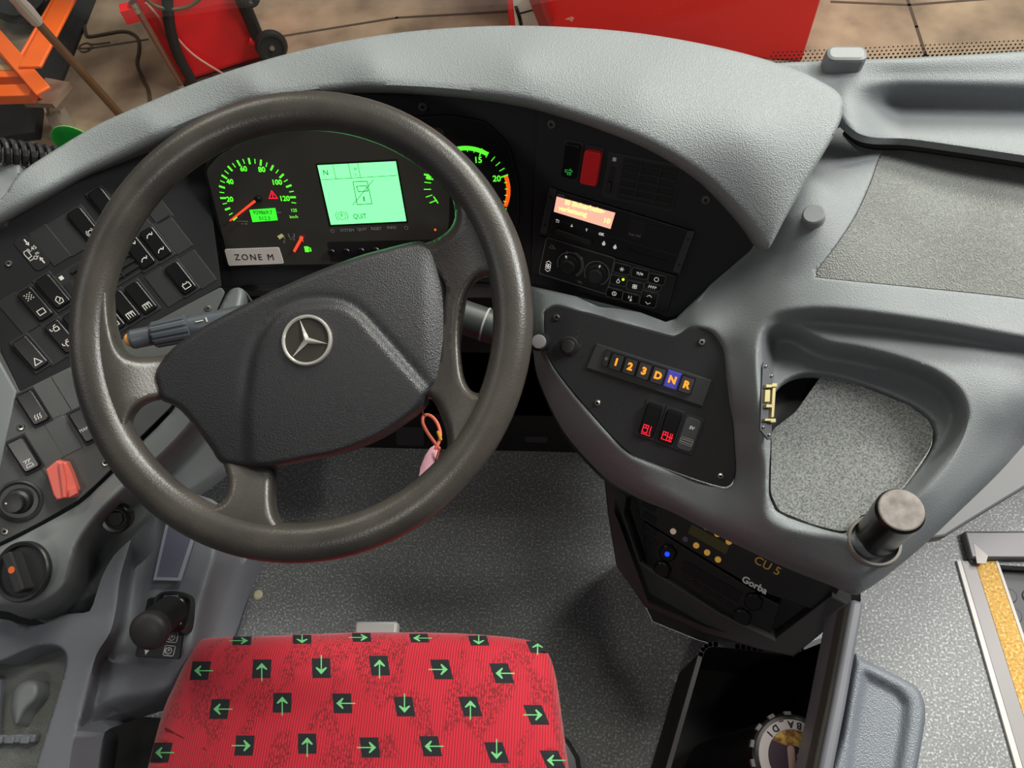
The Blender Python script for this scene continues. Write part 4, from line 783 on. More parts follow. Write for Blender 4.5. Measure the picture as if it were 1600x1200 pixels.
OR2 = mat('orange_letters', (255, 150, 30), .5, emit=.8); BLU = mat('blue_lit_key', (60, 60, 160), .4, emit=.35)
ka = [GP.L(x, y, .009) for _, x, y in KL]; du = (np.array(ka[-1]) - np.array(ka[0])) / 5; an = math.degrees(math.atan2(du[1], du[0])); kw = np.linalg.norm(du)
for (s, x, y), i in zip(KL, range(6)):
    a, b = np.array(ka[0]) + du * i; q = MB(); q.prism(GP, rrect(a, b, kw * .95, .0215, .0008, ang=an), .004, .010 if s != 'N' else .0075, bev=.0012); kk = q.build('gear_key', BLU if s == 'N' else GLOSS, gs)
    if s == 'N': kk['label'] = 'lit blue key'
    text(GP, s, (a, b), .0125, OR2, kk, 'letter', an, .0102 if s != 'N' else .0077, px=False, bold=.0006)
a, b = np.array(ka[0]) - du * .75; q = MB(); q.prism(GP, rrect(a, b, kw * .45, .0215, .0008, ang=an), .004, .007, bev=.0006); kk = q.build('indicator', GLOSS, gs); icon(GP, a, b, .0022, [['c'] + circ(0, 0, .8, 10), [(-.5, .5), (.5, -.5)]], GREYPR, kk, 'symbol', .0005, .0071)
GPs = Pl(GP.W(0, 0, .001), GP.u * math.cos(math.radians(an)) + GP.v * math.sin(math.radians(an)), GP.n)
RDI = mat('red_symbol_light', (255, 25, 50), .5, emit=1.1)
S_D1 = [['c', (-1, -.9), (.1, -.9), (.1, .9), (-1, .9)], [(-1, .2), (.1, .2)], [(-.45, .2), (-.45, .9)], [(.7, .9), (.7, -.7)], [(.9, -.9), (.7, -.7)], [(-1, -1.3), (1, -1.3)]]
S_D2 = S_D1[:-1] + [[(1.1, .9), (1.1, -.7)], [(.2, 0), (1.3, 0)], [(.2, -.9), (1.3, -.9)]]
rocker(GPs, 'G', (1016.5, 656), 'black rocker switch with red lit single door symbol under the gear keys', 'door switches', [(-.0115, S_D1, ())], im=RDI, sc_=.0055, symw=.0008)
rocker(GPs, 'G', (1047, 667), 'black rocker switch with red lit double door symbol beside the USB socket', 'door switches', [(-.0115, S_D2, ())], im=RDI, sc_=.0055, symw=.0008)
a, b = GPs.L(1076.5, 678); us = thing('usb_socket', 'dark grey 5V socket plate at the right end of the door switches', 'socket', GPs.W(a, b))
q = MB(); q.prism(GPs, rrect(a, b, .0245, .0495, .0015), -.001, .0014, bev=.0005); q.build('bezel', DUCT, us)
q = MB(); q.prism(GPs, rrect(a, b, .0195, .043, .0045), .0014, .0028, bev=.0008); ub = q.build('plate', mat('socket_grey', (64, 66, 68), .45), us)
text(GPs, '5V', (a + .001, b + .009), .0055, WHITE, ub, px=False, c=.003, bold=.0003)
q = MB(); q.ribbon(GPs, rrect(a, b - .0095, .0155, .0085, .001), .0006, .0028, .0031, True); q.ribbon(GPs, [(a - .0065, b - .0078), (a + .0065, b - .0078)], .0010, .0028, .0033); q.ribbon(GPs, [(a - .0065, b - .0112), (a + .0065, b - .0112)], .0010, .0028, .0033); q.build('port', STEEL, us)
# ================================================================== STEERING WHEEL
sw = thing('steering_wheel', 'worn black leather steering wheel with four spokes and a chrome star emblem', 'steering wheel', WH.W(0, 0, -.06))
RM = .2115
def wrim(name, m, parent):
    q = MB(); N = 128; K = 20
    for i in range(N):
        t = 2 * math.pi * i / N
        for k in range(K):
            p = 2 * math.pi * k / K; x = math.cos(p) * .0195; c = math.sin(p) * .0170
            if math.cos(p) < 0: x *= .96
            q.v.append(tuple(WH.W((RM + x) * math.cos(t), (RM + x) * math.sin(t), c - .003)))
    for i in range(N):
        for k in range(K): j = (i + 1) % N; l = (k + 1) % K; q.f.append((i * K + k, i * K + l, j * K + l, j * K + k)); q.m.append(0)
    return q.build(name, m, parent, smooth=80)
rim = wrim('rim', LEATH, sw)
def wpx(a, b, c=0):
    q = WH.W(a, b, c) - CAM; d = q @ FW; return (800 + F0 * (q @ RT) / d, 600 - F0 * (q @ UP) / d)
web_out = [wpx(RM * math.cos(2 * math.pi * i / 96), RM * math.sin(2 * math.pi * i / 96)) for i in range(96)]
wpl = lambda x, y, c: WH.hit(x, y, c)
H1 = cr([(205, 546), (196, 537), (190, 520), (184, 490), (182, 440), (190, 380), (215, 320), (260, 265), (320, 225), (390, 205), (470, 198), (550, 206), (620, 228), (665, 260), (690, 295), (702, 330), (697, 350), (680, 364), (655, 373), (600, 386), (560, 397), (500, 418), (450, 440), (400, 463), (342, 493), (304, 516), (269, 540), (250, 547), (225, 549)], True, 3)
H2 = cr([(740, 452), (750, 440), (764, 437), (771, 445), (774, 475), (774, 520), (770, 560), (763, 590), (755, 604), (745, 608), (735, 600), (728, 580), (724, 540), (725, 500), (731, 470)], True, 3)
H3 = cr([(440, 727), (480, 721), (530, 712), (590, 688), (640, 655), (663, 632), (672, 634), (682, 655), (690, 680), (690, 700), (680, 722), (655, 750), (620, 778), (580, 800), (540, 814), (500, 822), (465, 822), (444, 812), (436, 790), (436, 750)], True, 3)
H4 = cr([(268, 634), (250, 634), (232, 638), (218, 648), (211, 664), (217, 686), (232, 708), (255, 733), (280, 757), (305, 775), (322, 781), (338, 777), (345, 762), (344, 742), (330, 705), (307, 672), (285, 646)], True, 3)
def grow(poly, e):                                     # widen a closed outline by e pixels
    A = np.array(poly, float); n = len(A); ar_ = sum(A[i][0] * A[(i + 1) % n][1] - A[(i + 1) % n][0] * A[i][1] for i in range(n)); T = np.roll(A, -1, 0) - np.roll(A, 1, 0); T /= np.linalg.norm(T, axis=1)[:, None]
    return [tuple(q) for q in A + np.stack([T[:, 1], -T[:, 0]], -1) * e * (1 if ar_ > 0 else -1)]
H1, H2, H3, H4 = grow(H1, 9), grow(H2, 6), grow(H3, 8), grow(H4, 10)
def webh(x, y):                                       # spokes sink from the rim towards the hub
    P_ = [WH.L(a, b) for a, b in zip(np.atleast_1d(x), np.atleast_1d(y))]; r = np.hypot(*np.array(P_).T); t = np.clip((.20 - r) / .09, 0, 1); return -.003 + .009 * (1 - t) - .030 * t * t * (3 - 2 * t)
padout = cr([(244, 600), (241, 586), (249, 570), (268, 546), (304, 519), (342, 497), (400, 467), (450, 444), (500, 422), (560, 400), (600, 389), (640, 379), (660, 378), (690, 392), (715, 413), (726, 435), (725, 460), (719, 500), (714, 550), (712, 570), (695, 592), (667, 617), (662, 632), (640, 652), (590, 685), (530, 709), (480, 719), (437, 728), (400, 731), (358, 727), (342, 720), (330, 701), (307, 670), (285, 644), (268, 632), (251, 624)], True, 3)
skin('spokes', web_out, LEATH, wpl, webh, holes=[H1, H2, H3, H4, [( (x - 480) * .88 + 480, (y - 560) * .88 + 558) for x, y in padout]], step=6, lips=[(H1, True, 15, .012), (H2, True, 12, .012), (H3, True, 15, .012), (H4, True, 12, .012)], skirt=.007, sdir=-WH.n, parent=sw, sharp=70)
inner = cr([(392, 728), (388, 690), (386, 640), (390, 590), (398, 550), (412, 518), (435, 490), (465, 475), (500, 470), (535, 474), (562, 490), (590, 520), (630, 565), (664, 606), (668, 618), (640, 652), (590, 686), (530, 711), (480, 722), (440, 729)], True, 3)
def padh(x, y):
    x = np.atleast_1d(x); y = np.atleast_1d(y); P_ = np.array([WH.L(a, b) for a, b in zip(x, y)]); Q = np.stack([x, y], -1)
    r2 = ((P_[:, 0] + .005) / .15) ** 2 + ((P_[:, 1] + .01) / .13) ** 2
    d = dist(Q, inner) * np.where(inside(Q, inner), 1, -1); s = np.clip((d + 10) / 20, 0, 1); s = s * s * (3 - 2 * s)
    groove = np.exp(-((d + 3) / 8) ** 2) * .0035 * ss((660 - y) / 90)
    right = np.clip((x - 655) / 50, 0, 1); 
    return .005 - .018 * np.clip(r2, 0, 1.5) + .005 * s - groove - .010 * right ** 2
skin('hub_pad', padout, PAD, wpl, padh, step=5, lips=[(padout, True, 9, .010)], skirt=.02, sdir=-WH.n, parent=sw, sharp=70)
q = MB(); q.lathe(WH, *WH.L(470, 530, -.06), [(.03, -.16), (.045, -.14), (.05, -.05), (.052, -.035)], 32); q.build('column', mat('column_black', (18, 18, 19), .6), sw)
# emblem
ea, eb = WH.L(479, 531.5, .011); EP = Pl(WH.W(ea, eb, .0108), WH.u, WH.n); em = thing('emblem', None, None, (0, 0, 0)); em.parent = sw; RE = .0245
q = MB(); K = 40
for i in range(K):
    t = 2 * math.pi * i / K
    for r_, c in ((RE, -.003), (RE, .0005), (RE - .0009, .0018), (RE - .0022, .0018), (RE - .0032, .0004), (RE - .0032, -.002)): q.v.append(tuple(EP.W(r_ * math.cos(t), r_ * math.sin(t), c)))
for i in range(K):
    for k in range(5): j = (i + 1) % K; q.f.append((i * 6 + k, j * 6 + k, j * 6 + k + 1, i * 6 + k + 1)); q.m.append(0)
q.build('ring', CHROME, em)
q = MB(); R1 = RE - .0028; a0 = math.degrees(math.atan2(*(np.array(EP.L(468, 498)))[::-1]))
for k in range(3):
    t = math.radians(a0 - 120 * k); l = math.radians(a0 - 120 * k + 60); r_ = math.radians(a0 - 120 * k - 60)
    tip = EP.W(R1 * math.cos(t), R1 * math.sin(t), .0002); c_ = EP.W(0, 0, .004); L_ = EP.W(.0032 * math.cos(l), .0032 * math.sin(l), 0); R_ = EP.W(.0032 * math.cos(r_), .0032 * math.sin(r_), 0)
    q.add([tip, c_, L_, R_], [(0, 1, 2), (0, 3, 1)])
q.build('star', CHROME, em, smooth=0)
q = MB(); q.lathe(EP, 0, 0, [(RE - .001, -.0012), (RE - .001, -.0006)], 36); q.build('backing', mat('emblem_backing', (52, 50, 44), .35), em)
# ------------------------------------------------------------------ stalks
STK = mat('stalk_grey', (80, 85, 91), .38); STD = mat('stalk_dark', (52, 56, 54), .45)
tip = Z(204, 531, .735); root = Z(420, 487, .71); ax = nrm(root - tip); SP = Pl(tip, np.cross(ax, [0, 0, 1]), -ax); stk = thing('column_stalk', 'grey steering column stalk with ribbed collar and orange tip left of the hub', 'stalk', root)
q = MB(); q.lathe(SP, 0, 0, [(.0118, -.030), (.0118, -.003), (.0105, 0)], 32); q.build('end_cap', STK, stk)
q = MB(); q.lathe(SP, 0, 0, [(.008, -.001), (.008, .003), (.006, .0055), (.003, .0062)], 24); q.build('orange_button', mat('orange_button', (235, 165, 85), .4), stk)
q = MB(); n = 0
for kk_, (r_, c) in enumerate(((.0140, -.0255), (.0160, -.028), (.0172, -.064), (.0165, -.068), (.0145, -.069))):
    for i in range(72): t = 2 * math.pi * i / 72; rr = r_ - (.0016 if (i % 6 in (0, 1)) and 1 <= kk_ <= 2 else 0); q.v.append(tuple(SP.W(rr * math.cos(t), rr * math.sin(t), c)))
for k in range(4):
    for i in range(72): j = (i + 1) % 72; q.f.append((k * 72 + i, k * 72 + j, k * 72 + 72 + j, k * 72 + 72 + i)); q.m.append(0)
q.f.append(tuple(range(72))); q.m.append(0); q.build('ribbed_collar', STK, stk)
q = MB(); q.lathe(SP, 0, 0, [(.0152, -.20), (.0146, -.105), (.0142, -.069)], 32); sh = q.build('shaft', STK, stk)
T2 = Pl(SP.W(0, 0, -.069) + nrm(CAM - SP.o) * 0, -ax * -1, nrm(np.cross(np.cross(ax, CAM - SP.o), ax)))
for a, b in ((.010, .0055), (.011, -.0065)): q = MB(); q.ribbon(T2, [(a, b), (a + .008, b)], .0012, .0125, .0152); q.ribbon(T2, [(a + .012, b + .002), (a + .0125, b - .002)], .0014, .0125, .0152); q.build('print_mark', WHITE, sh)
tip = Z(802, 522, .69); root = Z(650, 470, .71); ax = nrm(root - tip); SP = Pl(tip, np.cross(ax, [0, 0, 1]), -ax); s2 = thing('retarder_stalk', 'dark olive grey stalk visible through the right wheel gap', 'stalk', root)
q = MB(); q.lathe(SP, 0, 0, [(.021, -.16), (.0205, -.012), (.018, 0)], 36); q.build('shaft', STD, s2)
q = MB(); q.lathe(SP, 0, 0, [(.0209, -.0375), (.0212, -.037), (.0212, -.0355), (.0209, -.035)], 36, cap=False); q.build('white_ring', mat('dim_white', (150, 150, 145), .5), s2)
T2 = Pl(SP.W(0, 0, -.02), -ax, nrm(np.cross(np.cross(ax, CAM - SP.o), ax))); icon(T2, .002, .011, .003, [['c', (-.9, -.6), (.9, -.6), (.9, .6), (-.9, .6)]], mat('dim_print', (120, 122, 110), .6), s2, 'symbol', .0007, .0182)
# key with salmon ribbon and tag
RIB = mat('salmon_ribbon', (240, 120, 95), .6); kt = thing('key_ribbon', 'salmon pink ribbon loop with pale tag hanging below the hub beside the lower right spoke', 'key tag', Z(662, 640, .77))
kz = lambda x, y, z=.74: Z(x, y, z)
q = MB(); q.tube([kz(x, y) for x, y in cr([(687, 702), (678, 690), (668, 676), (661, 662), (661, 652), (667, 648), (676, 652), (684, 663), (688, 678), (686, 690), (680, 702)], False, 4)], .0018, 8); q.build('loop', RIB, kt)
q = MB(); q.tube([kz(663, 634, .765), kz(660, 642, .755), kz(663, 650, .745)], .0010, 6); q.build('ring', STEEL, kt)
q = MB(); TP = Pl(kz(668, 722, .72), (1, 0, 0), nrm(CAM - kz(668, 722, .72))); q.prism(TP, TP.Ls([(681, 694), (684, 704), (679, 722), (670, 737), (654, 750), (657, 730), (664, 712), (672, 700)]), -.0008, .0008); q.build('tag', mat('pale_tag', (238, 178, 190), .5), kt)
q = MB(); q.tube([kz(654, 750, .719), kz(670, 739, .719), kz(681, 722, .719), kz(686, 702, .73)], .0011, 6); q.build('ribbon_edge', RIB, kt)
q = MB(); q.tube([kz(684, 674, .742), kz(689, 688, .742)], .0017, 6); q.build('yellow_thread', mat('yellow_thread', (225, 160, 40), .6), kt)
# ================================================================== LOWER LEFT: switch panel and grey body
pb_out = roundpoly([(-70, 560), (0, 545), (31, 612), (345, 448), (352, 456), (334, 495), (298, 580), (267, 636), (217, 685), (175, 732), (150, 757), (122, 782), (60, 818), (0, 848), (-70, 876)], 4)
q = MB(); q.prism(PB, PB.Ls(pb_out), -.006, 0, bev=.001); lpn = q.build('lower_left_panel', PANELG, dash)
for p in ((33, 667), (8, 830), (165, 723), (325, 482)): screw(PB, p, lpn, .0045)
RB = Pl(PB.hit(54, 637), PB.hit(140, 596) - PB.hit(54, 637), PB.n)
GLL = 'rocker switches of the lower left panel'
rocker(RB, 'B', (54, 637), 'black rocker switch with heat waves symbol at the far left above the demister switch', GLL, [(-.0125, S_HEAT, ())], h_=.009)
rocker(RB, 'B', (40, 710), 'black rocker switch with demister symbol above the round mirror knob', GLL, [(-.0125, S_DEF, ())], h_=.009)
rocker(RB, 'B', (134, 664), 'rocker switch lettered MAKE, half hidden by the lower left wheel rim', GLL, [], h_=.009)
text(RB, 'MAKE', (136, 670), .0055, WHITE, sc.objects['rocker_switch'] if 0 else dash, c=.0098)
for x, y in ((83, 622), (110, 609), (70, 694), (98, 680)):
    a, b = RB.L(x, y); q = MB(); q.prism(RB, rrect(a, b, .0245, .0495, .001), -.001, .0012, bev=.0005); q.build('blank_cover', PANELG, lpn)
a, b = RB.L(96, 749); gd = thing('guarded_switch', 'salmon red plastic guard cap over a switch beside the wheel rim', 'switch', RB.W(a, b))
SAL = mat('salmon_plastic', (238, 112, 98), .4)
q = MB(); q.prism(RB, rrect(a, b, .0245, .0495, .001), -.001, .0012, bev=.0005); q.build('bezel', PANELG, gd)
G1 = [(71, 734), (88, 720), (104, 723), (111, 738), (121, 766), (118, 777), (102, 779), (88, 781), (83, 773)]
q = MB(); q.prism(PB, PB.Ls(G1, .017), .001, .017, bev=.0018); cpb = q.build('cap', SAL, gd)
q = MB(); q.prism(PB, PB.Ls([(91, 724), (97, 723), (103, 750), (104, 777), (98, 778), (95, 752)], .021), .016, .021, bev=.001); q.build('ridge', SAL, gd)
q = MB(); q.prism(PB, PB.Ls([(107, 765), (119, 760), (121, 771), (108, 778)], .022), .016, .022, bev=.001); q.build('lug', SAL, gd)
a, b = PB.L(30, 783); mk_ = thing('mirror_knob', 'round black joystick knob on ringed base at the lower left panel', 'knob', PB.W(a, b))
q = MB(); q.lathe(PB, a, b, [(.027, 0), (.0265, .002), (.024, .003), (.021, .001), (.018, .001)], 40); q.build('base_ring', mat('ring_grey', (54, 56, 57), .35), mk_)
q = MB(); q.lathe(PB, a, b, [(.016, .001), (.0145, .010), (.011, .012), (.0115, .024), (.0105, .026), (.005, .0265)], 36); q.build('stick', mat('knob_black', (36, 37, 39), .38), mk_)
q = MB(); q.prism(PB, circ(a - .005, b + .004, .0012, 8), .0262, .0270); q.build('white_dot', WHITE, mk_)
q = MB(); q.prism(PB, PB.Ls([(-80, 520), (-6, 552), (27, 612), (12, 680), (0, 740), (-80, 770)]), -.004, .004, bev=.002); q.build('side_trim', GREYM, dash)
# grey body around the panel with rounded shoulder
bl_in = [(366, 450), (352, 462), (334, 502), (300, 588), (269, 643), (220, 692), (178, 738), (152, 763), (124, 788), (60, 824), (0, 854), (-70, 882)]
bl_out = [(-70, 935), (0, 951), (30, 963), (63, 970), (90, 966), (123, 951), (144, 924), (156, 900), (162, 879), (180, 858), (198, 840), (235, 800), (290, 770), (340, 735), (380, 690), (395, 600), (400, 520), (392, 470), (380, 452)]
hp = gz(PB); pbz = lambda x, y, d: (x, y, float(hp(x, y)) + d)
fface = tps([pbz(x, y, .001) for x, y in bl_in[::2]] + [(300, 650, .63), (170, 778, .61), (100, 850, .60), (35, 893, .60), (0, 940, .588), (80, 930, .586)], 3e-3)
fdeep = tps([(400, 520, .50), (380, 690, .40), (310, 680, .46), (262, 722, .46), (225, 770, .46), (165, 835, .48), (150, 900, .46), (110, 950, .46), (0, 970, .47), (235, 800, .43), (-70, 940, .47)], 3e-3)
FACEP = cr([(-80, 850), (0, 820), (60, 790), (150, 720), (260, 600), (340, 440), (376, 440), (362, 520), (330, 600), (300, 655), (255, 705), (205, 748), (165, 785), (138, 815), (116, 850), (106, 885), (96, 915), (70, 936), (30, 946), (-80, 925)], True, 3)
def bz(x, y):
    s = ss(-sdist(x, y, FACEP) / 42 + .05); return fface(x, y) * (1 - s) + fdeep(x, y) * s
skin('left_body', cr(bl_in + bl_out, True, 2), GREYM, zp, bz, step=6, skirt=.03, parent=dash, sharp=80, rails=[(FACEP, [5, 1, -3, -7, -11, -15, -19, -23, -27, -31, -35, -39, -43])])
# light switch
LP_ = Pl(Z(35, 893, .612), (1, 0, 0), (-.02, -.30, .95)); ls = thing('light_switch', 'round black rotary light switch with orange dot at the lower left', 'knob', LP_.o)
q = MB(); q.lathe(LP_, 0, 0, [(.036, -.004), (.036, .002), (.0345, .004), (.031, .003), (.029, -.001)], 44); q.build('bezel', mat('bezel_dark', (40, 41, 42), .35), ls)
q = MB(); q.lathe(LP_, 0, 0, [(.029, -.001), (.027, -.0015)], 44); q.build('dial', BLK, ls)
q = MB(); q.prism(LP_, rrect(0, 0, .013, .050, .003, ang=30), -.001, .016, bev=.002); gr = q.build('grip', mat('grip_grey', (50, 50, 51), .45), ls)
q = MB(); q.prism(LP_, circ(-.001, .003, .0042, 16), .016, .0165); q.build('orange_dot', mat('orange_dot', (245, 115, 45), .5), gr)
P_ = Pl(Z(182, 810, .545), (1, 0, 0), (.25, -.5, .83)); o = thing('round_plug', 'glossy black round socket plug on the dark side below the wheel rim', 'plug', P_.o)
q = MB(); q.lathe(P_, 0, 0, [(.0195, -.01), (.0195, .003), (.018, .0045), (.0135, .004), (.013, .002), (.011, .002)], 36); q.build('ring', GLOSS, o)
q = MB(); q.lathe(P_, 0, 0, [(.0105, .001), (.0105, .004), (.009, .005)], 28); q.build('cap', GLOSS, o)
# ================================================================== LEFT CONSOLE with parking brake
lc = thing('left_console', 'grey plastic side console with storage recess left of the driver seat', 'console', Z(150, 1150, .30))
lo = cr([(-60, 985), (0, 967), (25, 974), (45, 978), (70, 974), (95, 962), (118, 958), (140, 955), (150, 930), (160, 900), (178, 868), (205, 842), (245, 800), (300, 770), (360, 800), (395, 850), (378, 885), (356, 938), (335, 992), (300, 1015), (272, 1062), (262, 1090), (200, 1112), (130, 1135), (118, 1148), (112, 1170), (92, 1240), (0, 1240), (-60, 1240)], True, 2)
pk = cr([(-60, 1052), (0, 1034), (40, 1016), (62, 1009), (85, 1009), (100, 1018), (103, 1034), (98, 1060), (80, 1120), (58, 1190), (42, 1245), (0, 1260), (-60, 1260)], True, 3)
pk = [p for p in pk if p[1] < 1236]; pk += [(-56, 1236)] if 0 else []
EDGE = cr([(-80, 700), (340, 700), (334, 850), (322, 900), (305, 960), (290, 1030), (276, 1062), (240, 1075), (170, 1090), (128, 1122), (118, 1148), (100, 1260), (-80, 1260)], True, 3)
RAIS = cr([(-80, 700), (190, 700), (215, 800), (205, 842), (188, 900), (182, 945), (172, 988), (150, 1024), (136, 1080), (124, 1130), (100, 1260), (-80, 1260)], True, 3)
flow = tps([(340, 700, .43), (390, 850, .36), (356, 938, .35), (335, 992, .36), (270, 1080, .36), (200, 1110, .36), (130, 1150, .38), (110, 1240, .40)], 3e-3)
def lz(x, y):
    x = np.atleast_1d(x).astype(float); y = np.atleast_1d(y).astype(float); e = ss(-sdist(x, y, EDGE) / 55 + .04); r = ss(-sdist(x, y, RAIS) / 20 + .1)
    top = .512 - (y - 960) * .00008; plat = .468 - .000035 * (y - 900) - .03 * ss((y - 1000) / 70)
    z = top * (1 - r) + plat * r; z = z - .010 * ss(1 - np.abs(sdist(x, y, RAIS) + 30) / 26) * (y < 1030); return z * (1 - e) + flow(x, y) * e
skin('body', lo, GREYB, zp, lz, holes=[pk], step=7, lips=[(pk, True, 5, .003), ([(45, 978), (95, 962), (118, 958)], False, 6, .006)], skirt=.06, parent=lc, sharp=70, rails=[(EDGE, [6, 2, -2, -6, -10, -15, -20, -25, -30, -36, -42, -48, -54]), (RAIS, [4, 0, -4, -8, -12, -16, -20, -26, -32])])
q = MB(); q.prism(XYp, [(-.86, -.5), (-.63, -.5), (-.63, .03), (-.86, .03)], 0, .25); q.build('void_filler', BLK, lc)  # black box added as the dark void between console and seat
q = MB(); PK = Pl(Z(40, 1110, .455), (1, 0, 0), (-.05, -.1, 1)); q.prism(PK, PK.Ls([(-70, 1040), (110, 990), (125, 1030), (70, 1240), (-70, 1300)]), -.008, 0); q.build('recess_floor', mat('recess_grey', (110, 113, 108), .6, grain=(500, .6)), lc)
q = MB(); q.prism(PK, PK.Ls(roundpoly([(-70, 1070), (12, 1058), (4, 1140), (-20, 1210), (-70, 1220)], 10)), 0, .012, bev=.003); q.build('raised_panel', GREYB, lc)
q = MB(); q.box(PK.W(*PK.L(-60, 1155), .006), PK.W(*PK.L(64, 1153), .006), .010, .010, up=PK.n); rb_ = q.build('cross_rib', GREYB, lc, bevel=.002)
for x in (-10, 8, 26, 50): q = MB(); q.box(PK.W(*PK.L(x - 7, 1155), .012), PK.W(*PK.L(x + 7, 1155), .012), .009, .004, up=PK.n); q.build('rib_block', GREYB, rb_, bevel=.0015)
q = MB(); hd_ = cr([(17, 1105), (20, 1082), (32, 1066), (50, 1062), (61, 1068), (62, 1084), (54, 1098), (40, 1112), (30, 1130), (22, 1132)], True, 4)
hn = skin('recess_handle', hd_, GREYM, zp, lambda x, y: .492 - .00006 * (y - 1062), step=5, lips=[(hd_, True, 12, .012)], skirt=.03, parent=lc, sharp=80)
# label holder
LC = Pl(Z(262, 870, .476), Z(290, 868, .4735) - Z(262, 870, .4735), (0, .02, 1))
q = MB(); q.prism(LC, LC.Ls([(264, 800), (316, 805), (283, 908), (240, 907)]), 0, .002, bev=.0005); lh = q.build('label_holder', mat('clear_label', (150, 152, 166), .12, coat=.5), lc); 
q = MB(); q.prism(LC, LC.Ls([(268, 806), (310, 810), (279, 903), (246, 902)]), .002, .0022); q.build('label_card', mat('label_card', (98, 100, 116), .25), lh)
# parking brake
BP = Pl(Z(252, 990, .468), Z(290, 992, .462) - Z(212, 985, .462), (0, -.05, 1)); bk_ = thing('parking_brake', 'black parking brake lever with round knob on the left console', 'brake lever', BP.o)
q = MB(); q.prism(BP, BP.Ls(roundpoly([(232, 935), (296, 930), (288, 980), (281, 1030), (212, 1026), (222, 985)], 4)), -.002, .0025, bev=.0006); bp_ = q.build('base_plate', mat('plate_black', (22, 22, 23), .45), bk_)
q = MB(); hs_ = cr([(236, 985), (236, 950), (243, 932), (258, 924), (285, 925), (298, 932), (301, 945), (296, 970), (289, 985), (270, 990)], True, 4)
skin('housing', hs_, GLOSS, zp, lambda x, y: .505 - .00002 * np.abs(y - 950) - .000012 * (x - 268) ** 2, step=5, lips=[(hs_, True, 12, .018)], skirt=.03, parent=bk_, sharp=80)
q = MB(); q.box(Z(268, 930, .5065), Z(262, 975, .502), .020, .004); q.build('gate', mat('gate_grey', (70, 68, 70), .4), bk_, bevel=.001)
q = MB(); q.tube([Z(268, 955, .50), Z(248, 970, .525), Z(236, 982, .55)], [.021, .021, .018], 28); q.build('lever', RUB, bk_, smooth=60)
kx = Z(233, 986, .555); ax = nrm(kx - Z(268, 955, .50)); KP = Pl(kx, (1, 0, 0), ax); q = MB(); q.lathe(KP, 0, 0, [(.014, -.022), (.021, -.014), (.0235, -.006), (.0235, .001), (.021, .005), (.014, .008), (.004, .009)], 40); q.build('knob', mat('knob_rubber', (50, 49, 49), .5), bk_, smooth=60)
a, b = BP.L(232, 1015); icon(BP, a, b, .006, [[(.1, 1), (-.05, 0)]], WHITE, bp_, 'arrow', .0022, .0026, [[(-.75, .1), (.65, .1), (-.1, -1.1)]])
for (x, y) in ((271, 996), (266, 1017)):
    a, b = BP.L(x, y); icon(BP, a, b, .0065, [['c'] + rrect(0, 0, 2.2, 1.9, .3), ['c'] + circ(-.1, 0, .62, 12), circ(-.1, 0, .82, 5, 140, 220)], WHITE, bp_, 'symbol', .0007, .0026); text(BP, 'P', (a - .0006, b), .006, WHITE, bp_, px=False, c=.0027)
# dark armrest-like seat handle and floor dot
q = MB(); sh_ = cr([(112, 1230), (118, 1185), (124, 1155), (134, 1138), (150, 1138), (164, 1144), (166, 1160), (160, 1200), (156, 1240)], True, 3)
sh2 = skin('seat_release_handle', sh_, GREYD, zp, lambda x, y: .37 + 0 * x, step=6, lips=[(sh_, True, 12, .014)], skirt=.03, sharp=80); props(sh2, 'dark grey rounded handle at the lower left beside the red seat', 'handle')
p = Z(402, 929, .004); q = MB(); q.lathe(Pl(p - [0, 0, .004], (1, 0, 0), (0, 0, 1)), 0, 0, [(.0095, 0), (.0095, .002), (.006, .004)], 24); o = q.build('vinyl_plug', mat('cream_cap', (232, 220, 185), .5)); props(o, 'small round cream plug on the floor left of the seat', 'plug')
# ================================================================== DRIVER SEAT
SEATM = mat('red_seat_fabric', (190, 22, 36), .8); nt = SEATM.node_tree; b = nt.nodes['Principled BSDF']; tc = nt.nodes.new('ShaderNodeTexCoord')
def nd(t, **k):
    n = nt.nodes.new(t)
    for a, v in k.items():
        n.inputs[a].default_value = v
    return n
mp = nt.nodes.new('ShaderNodeMapping'); mp.inputs['Scale'].default_value = (1, .6, 1); nt.links.new(tc.outputs['Object'], mp.inputs['Vector'])
n1 = nd('ShaderNodeTexNoise', Scale=26, Detail=3); nt.links.new(mp.outputs['Vector'], n1.inputs['Vector'])
n2 = nd('ShaderNodeTexNoise', Scale=420, Detail=2); nt.links.new(mp.outputs['Vector'], n2.inputs['Vector'])
r1 = nt.nodes.new('ShaderNodeValToRGB'); r1.color_ramp.elements[0].position = .48; r1.color_ramp.elements[1].position = .56; nt.links.new(n1.outputs['Fac'], r1.inputs['Fac'])
r2 = nt.nodes.new('ShaderNodeValToRGB'); r2.color_ramp.elements[0].position = .5; r2.color_ramp.elements[1].position = .54; nt.links.new(n2.outputs['Fac'], r2.inputs['Fac'])
mu = nt.nodes.new('ShaderNodeMath'); mu.operation = 'MULTIPLY'; nt.links.new(r1.outputs['Color'], mu.inputs[0]); nt.links.new(r2.outputs['Color'], mu.inputs[1])
wv = nt.nodes.new('ShaderNodeTexWave'); wv.wave_type = 'BANDS'; wv.bands_direction = 'X'; wv.inputs['Scale'].default_value = 95; wv.inputs['Distortion'].default_value = .4; nt.links.new(tc.outputs['Object'], wv.inputs['Vector'])
mxa = nt.nodes.new('ShaderNodeMix'); mxa.data_type = 'RGBA'; mxa.inputs[6].default_value = col(150, 10, 32); mxa.inputs[7].default_value = col(206, 24, 48); nt.links.new(wv.outputs['Fac'], mxa.inputs[0])
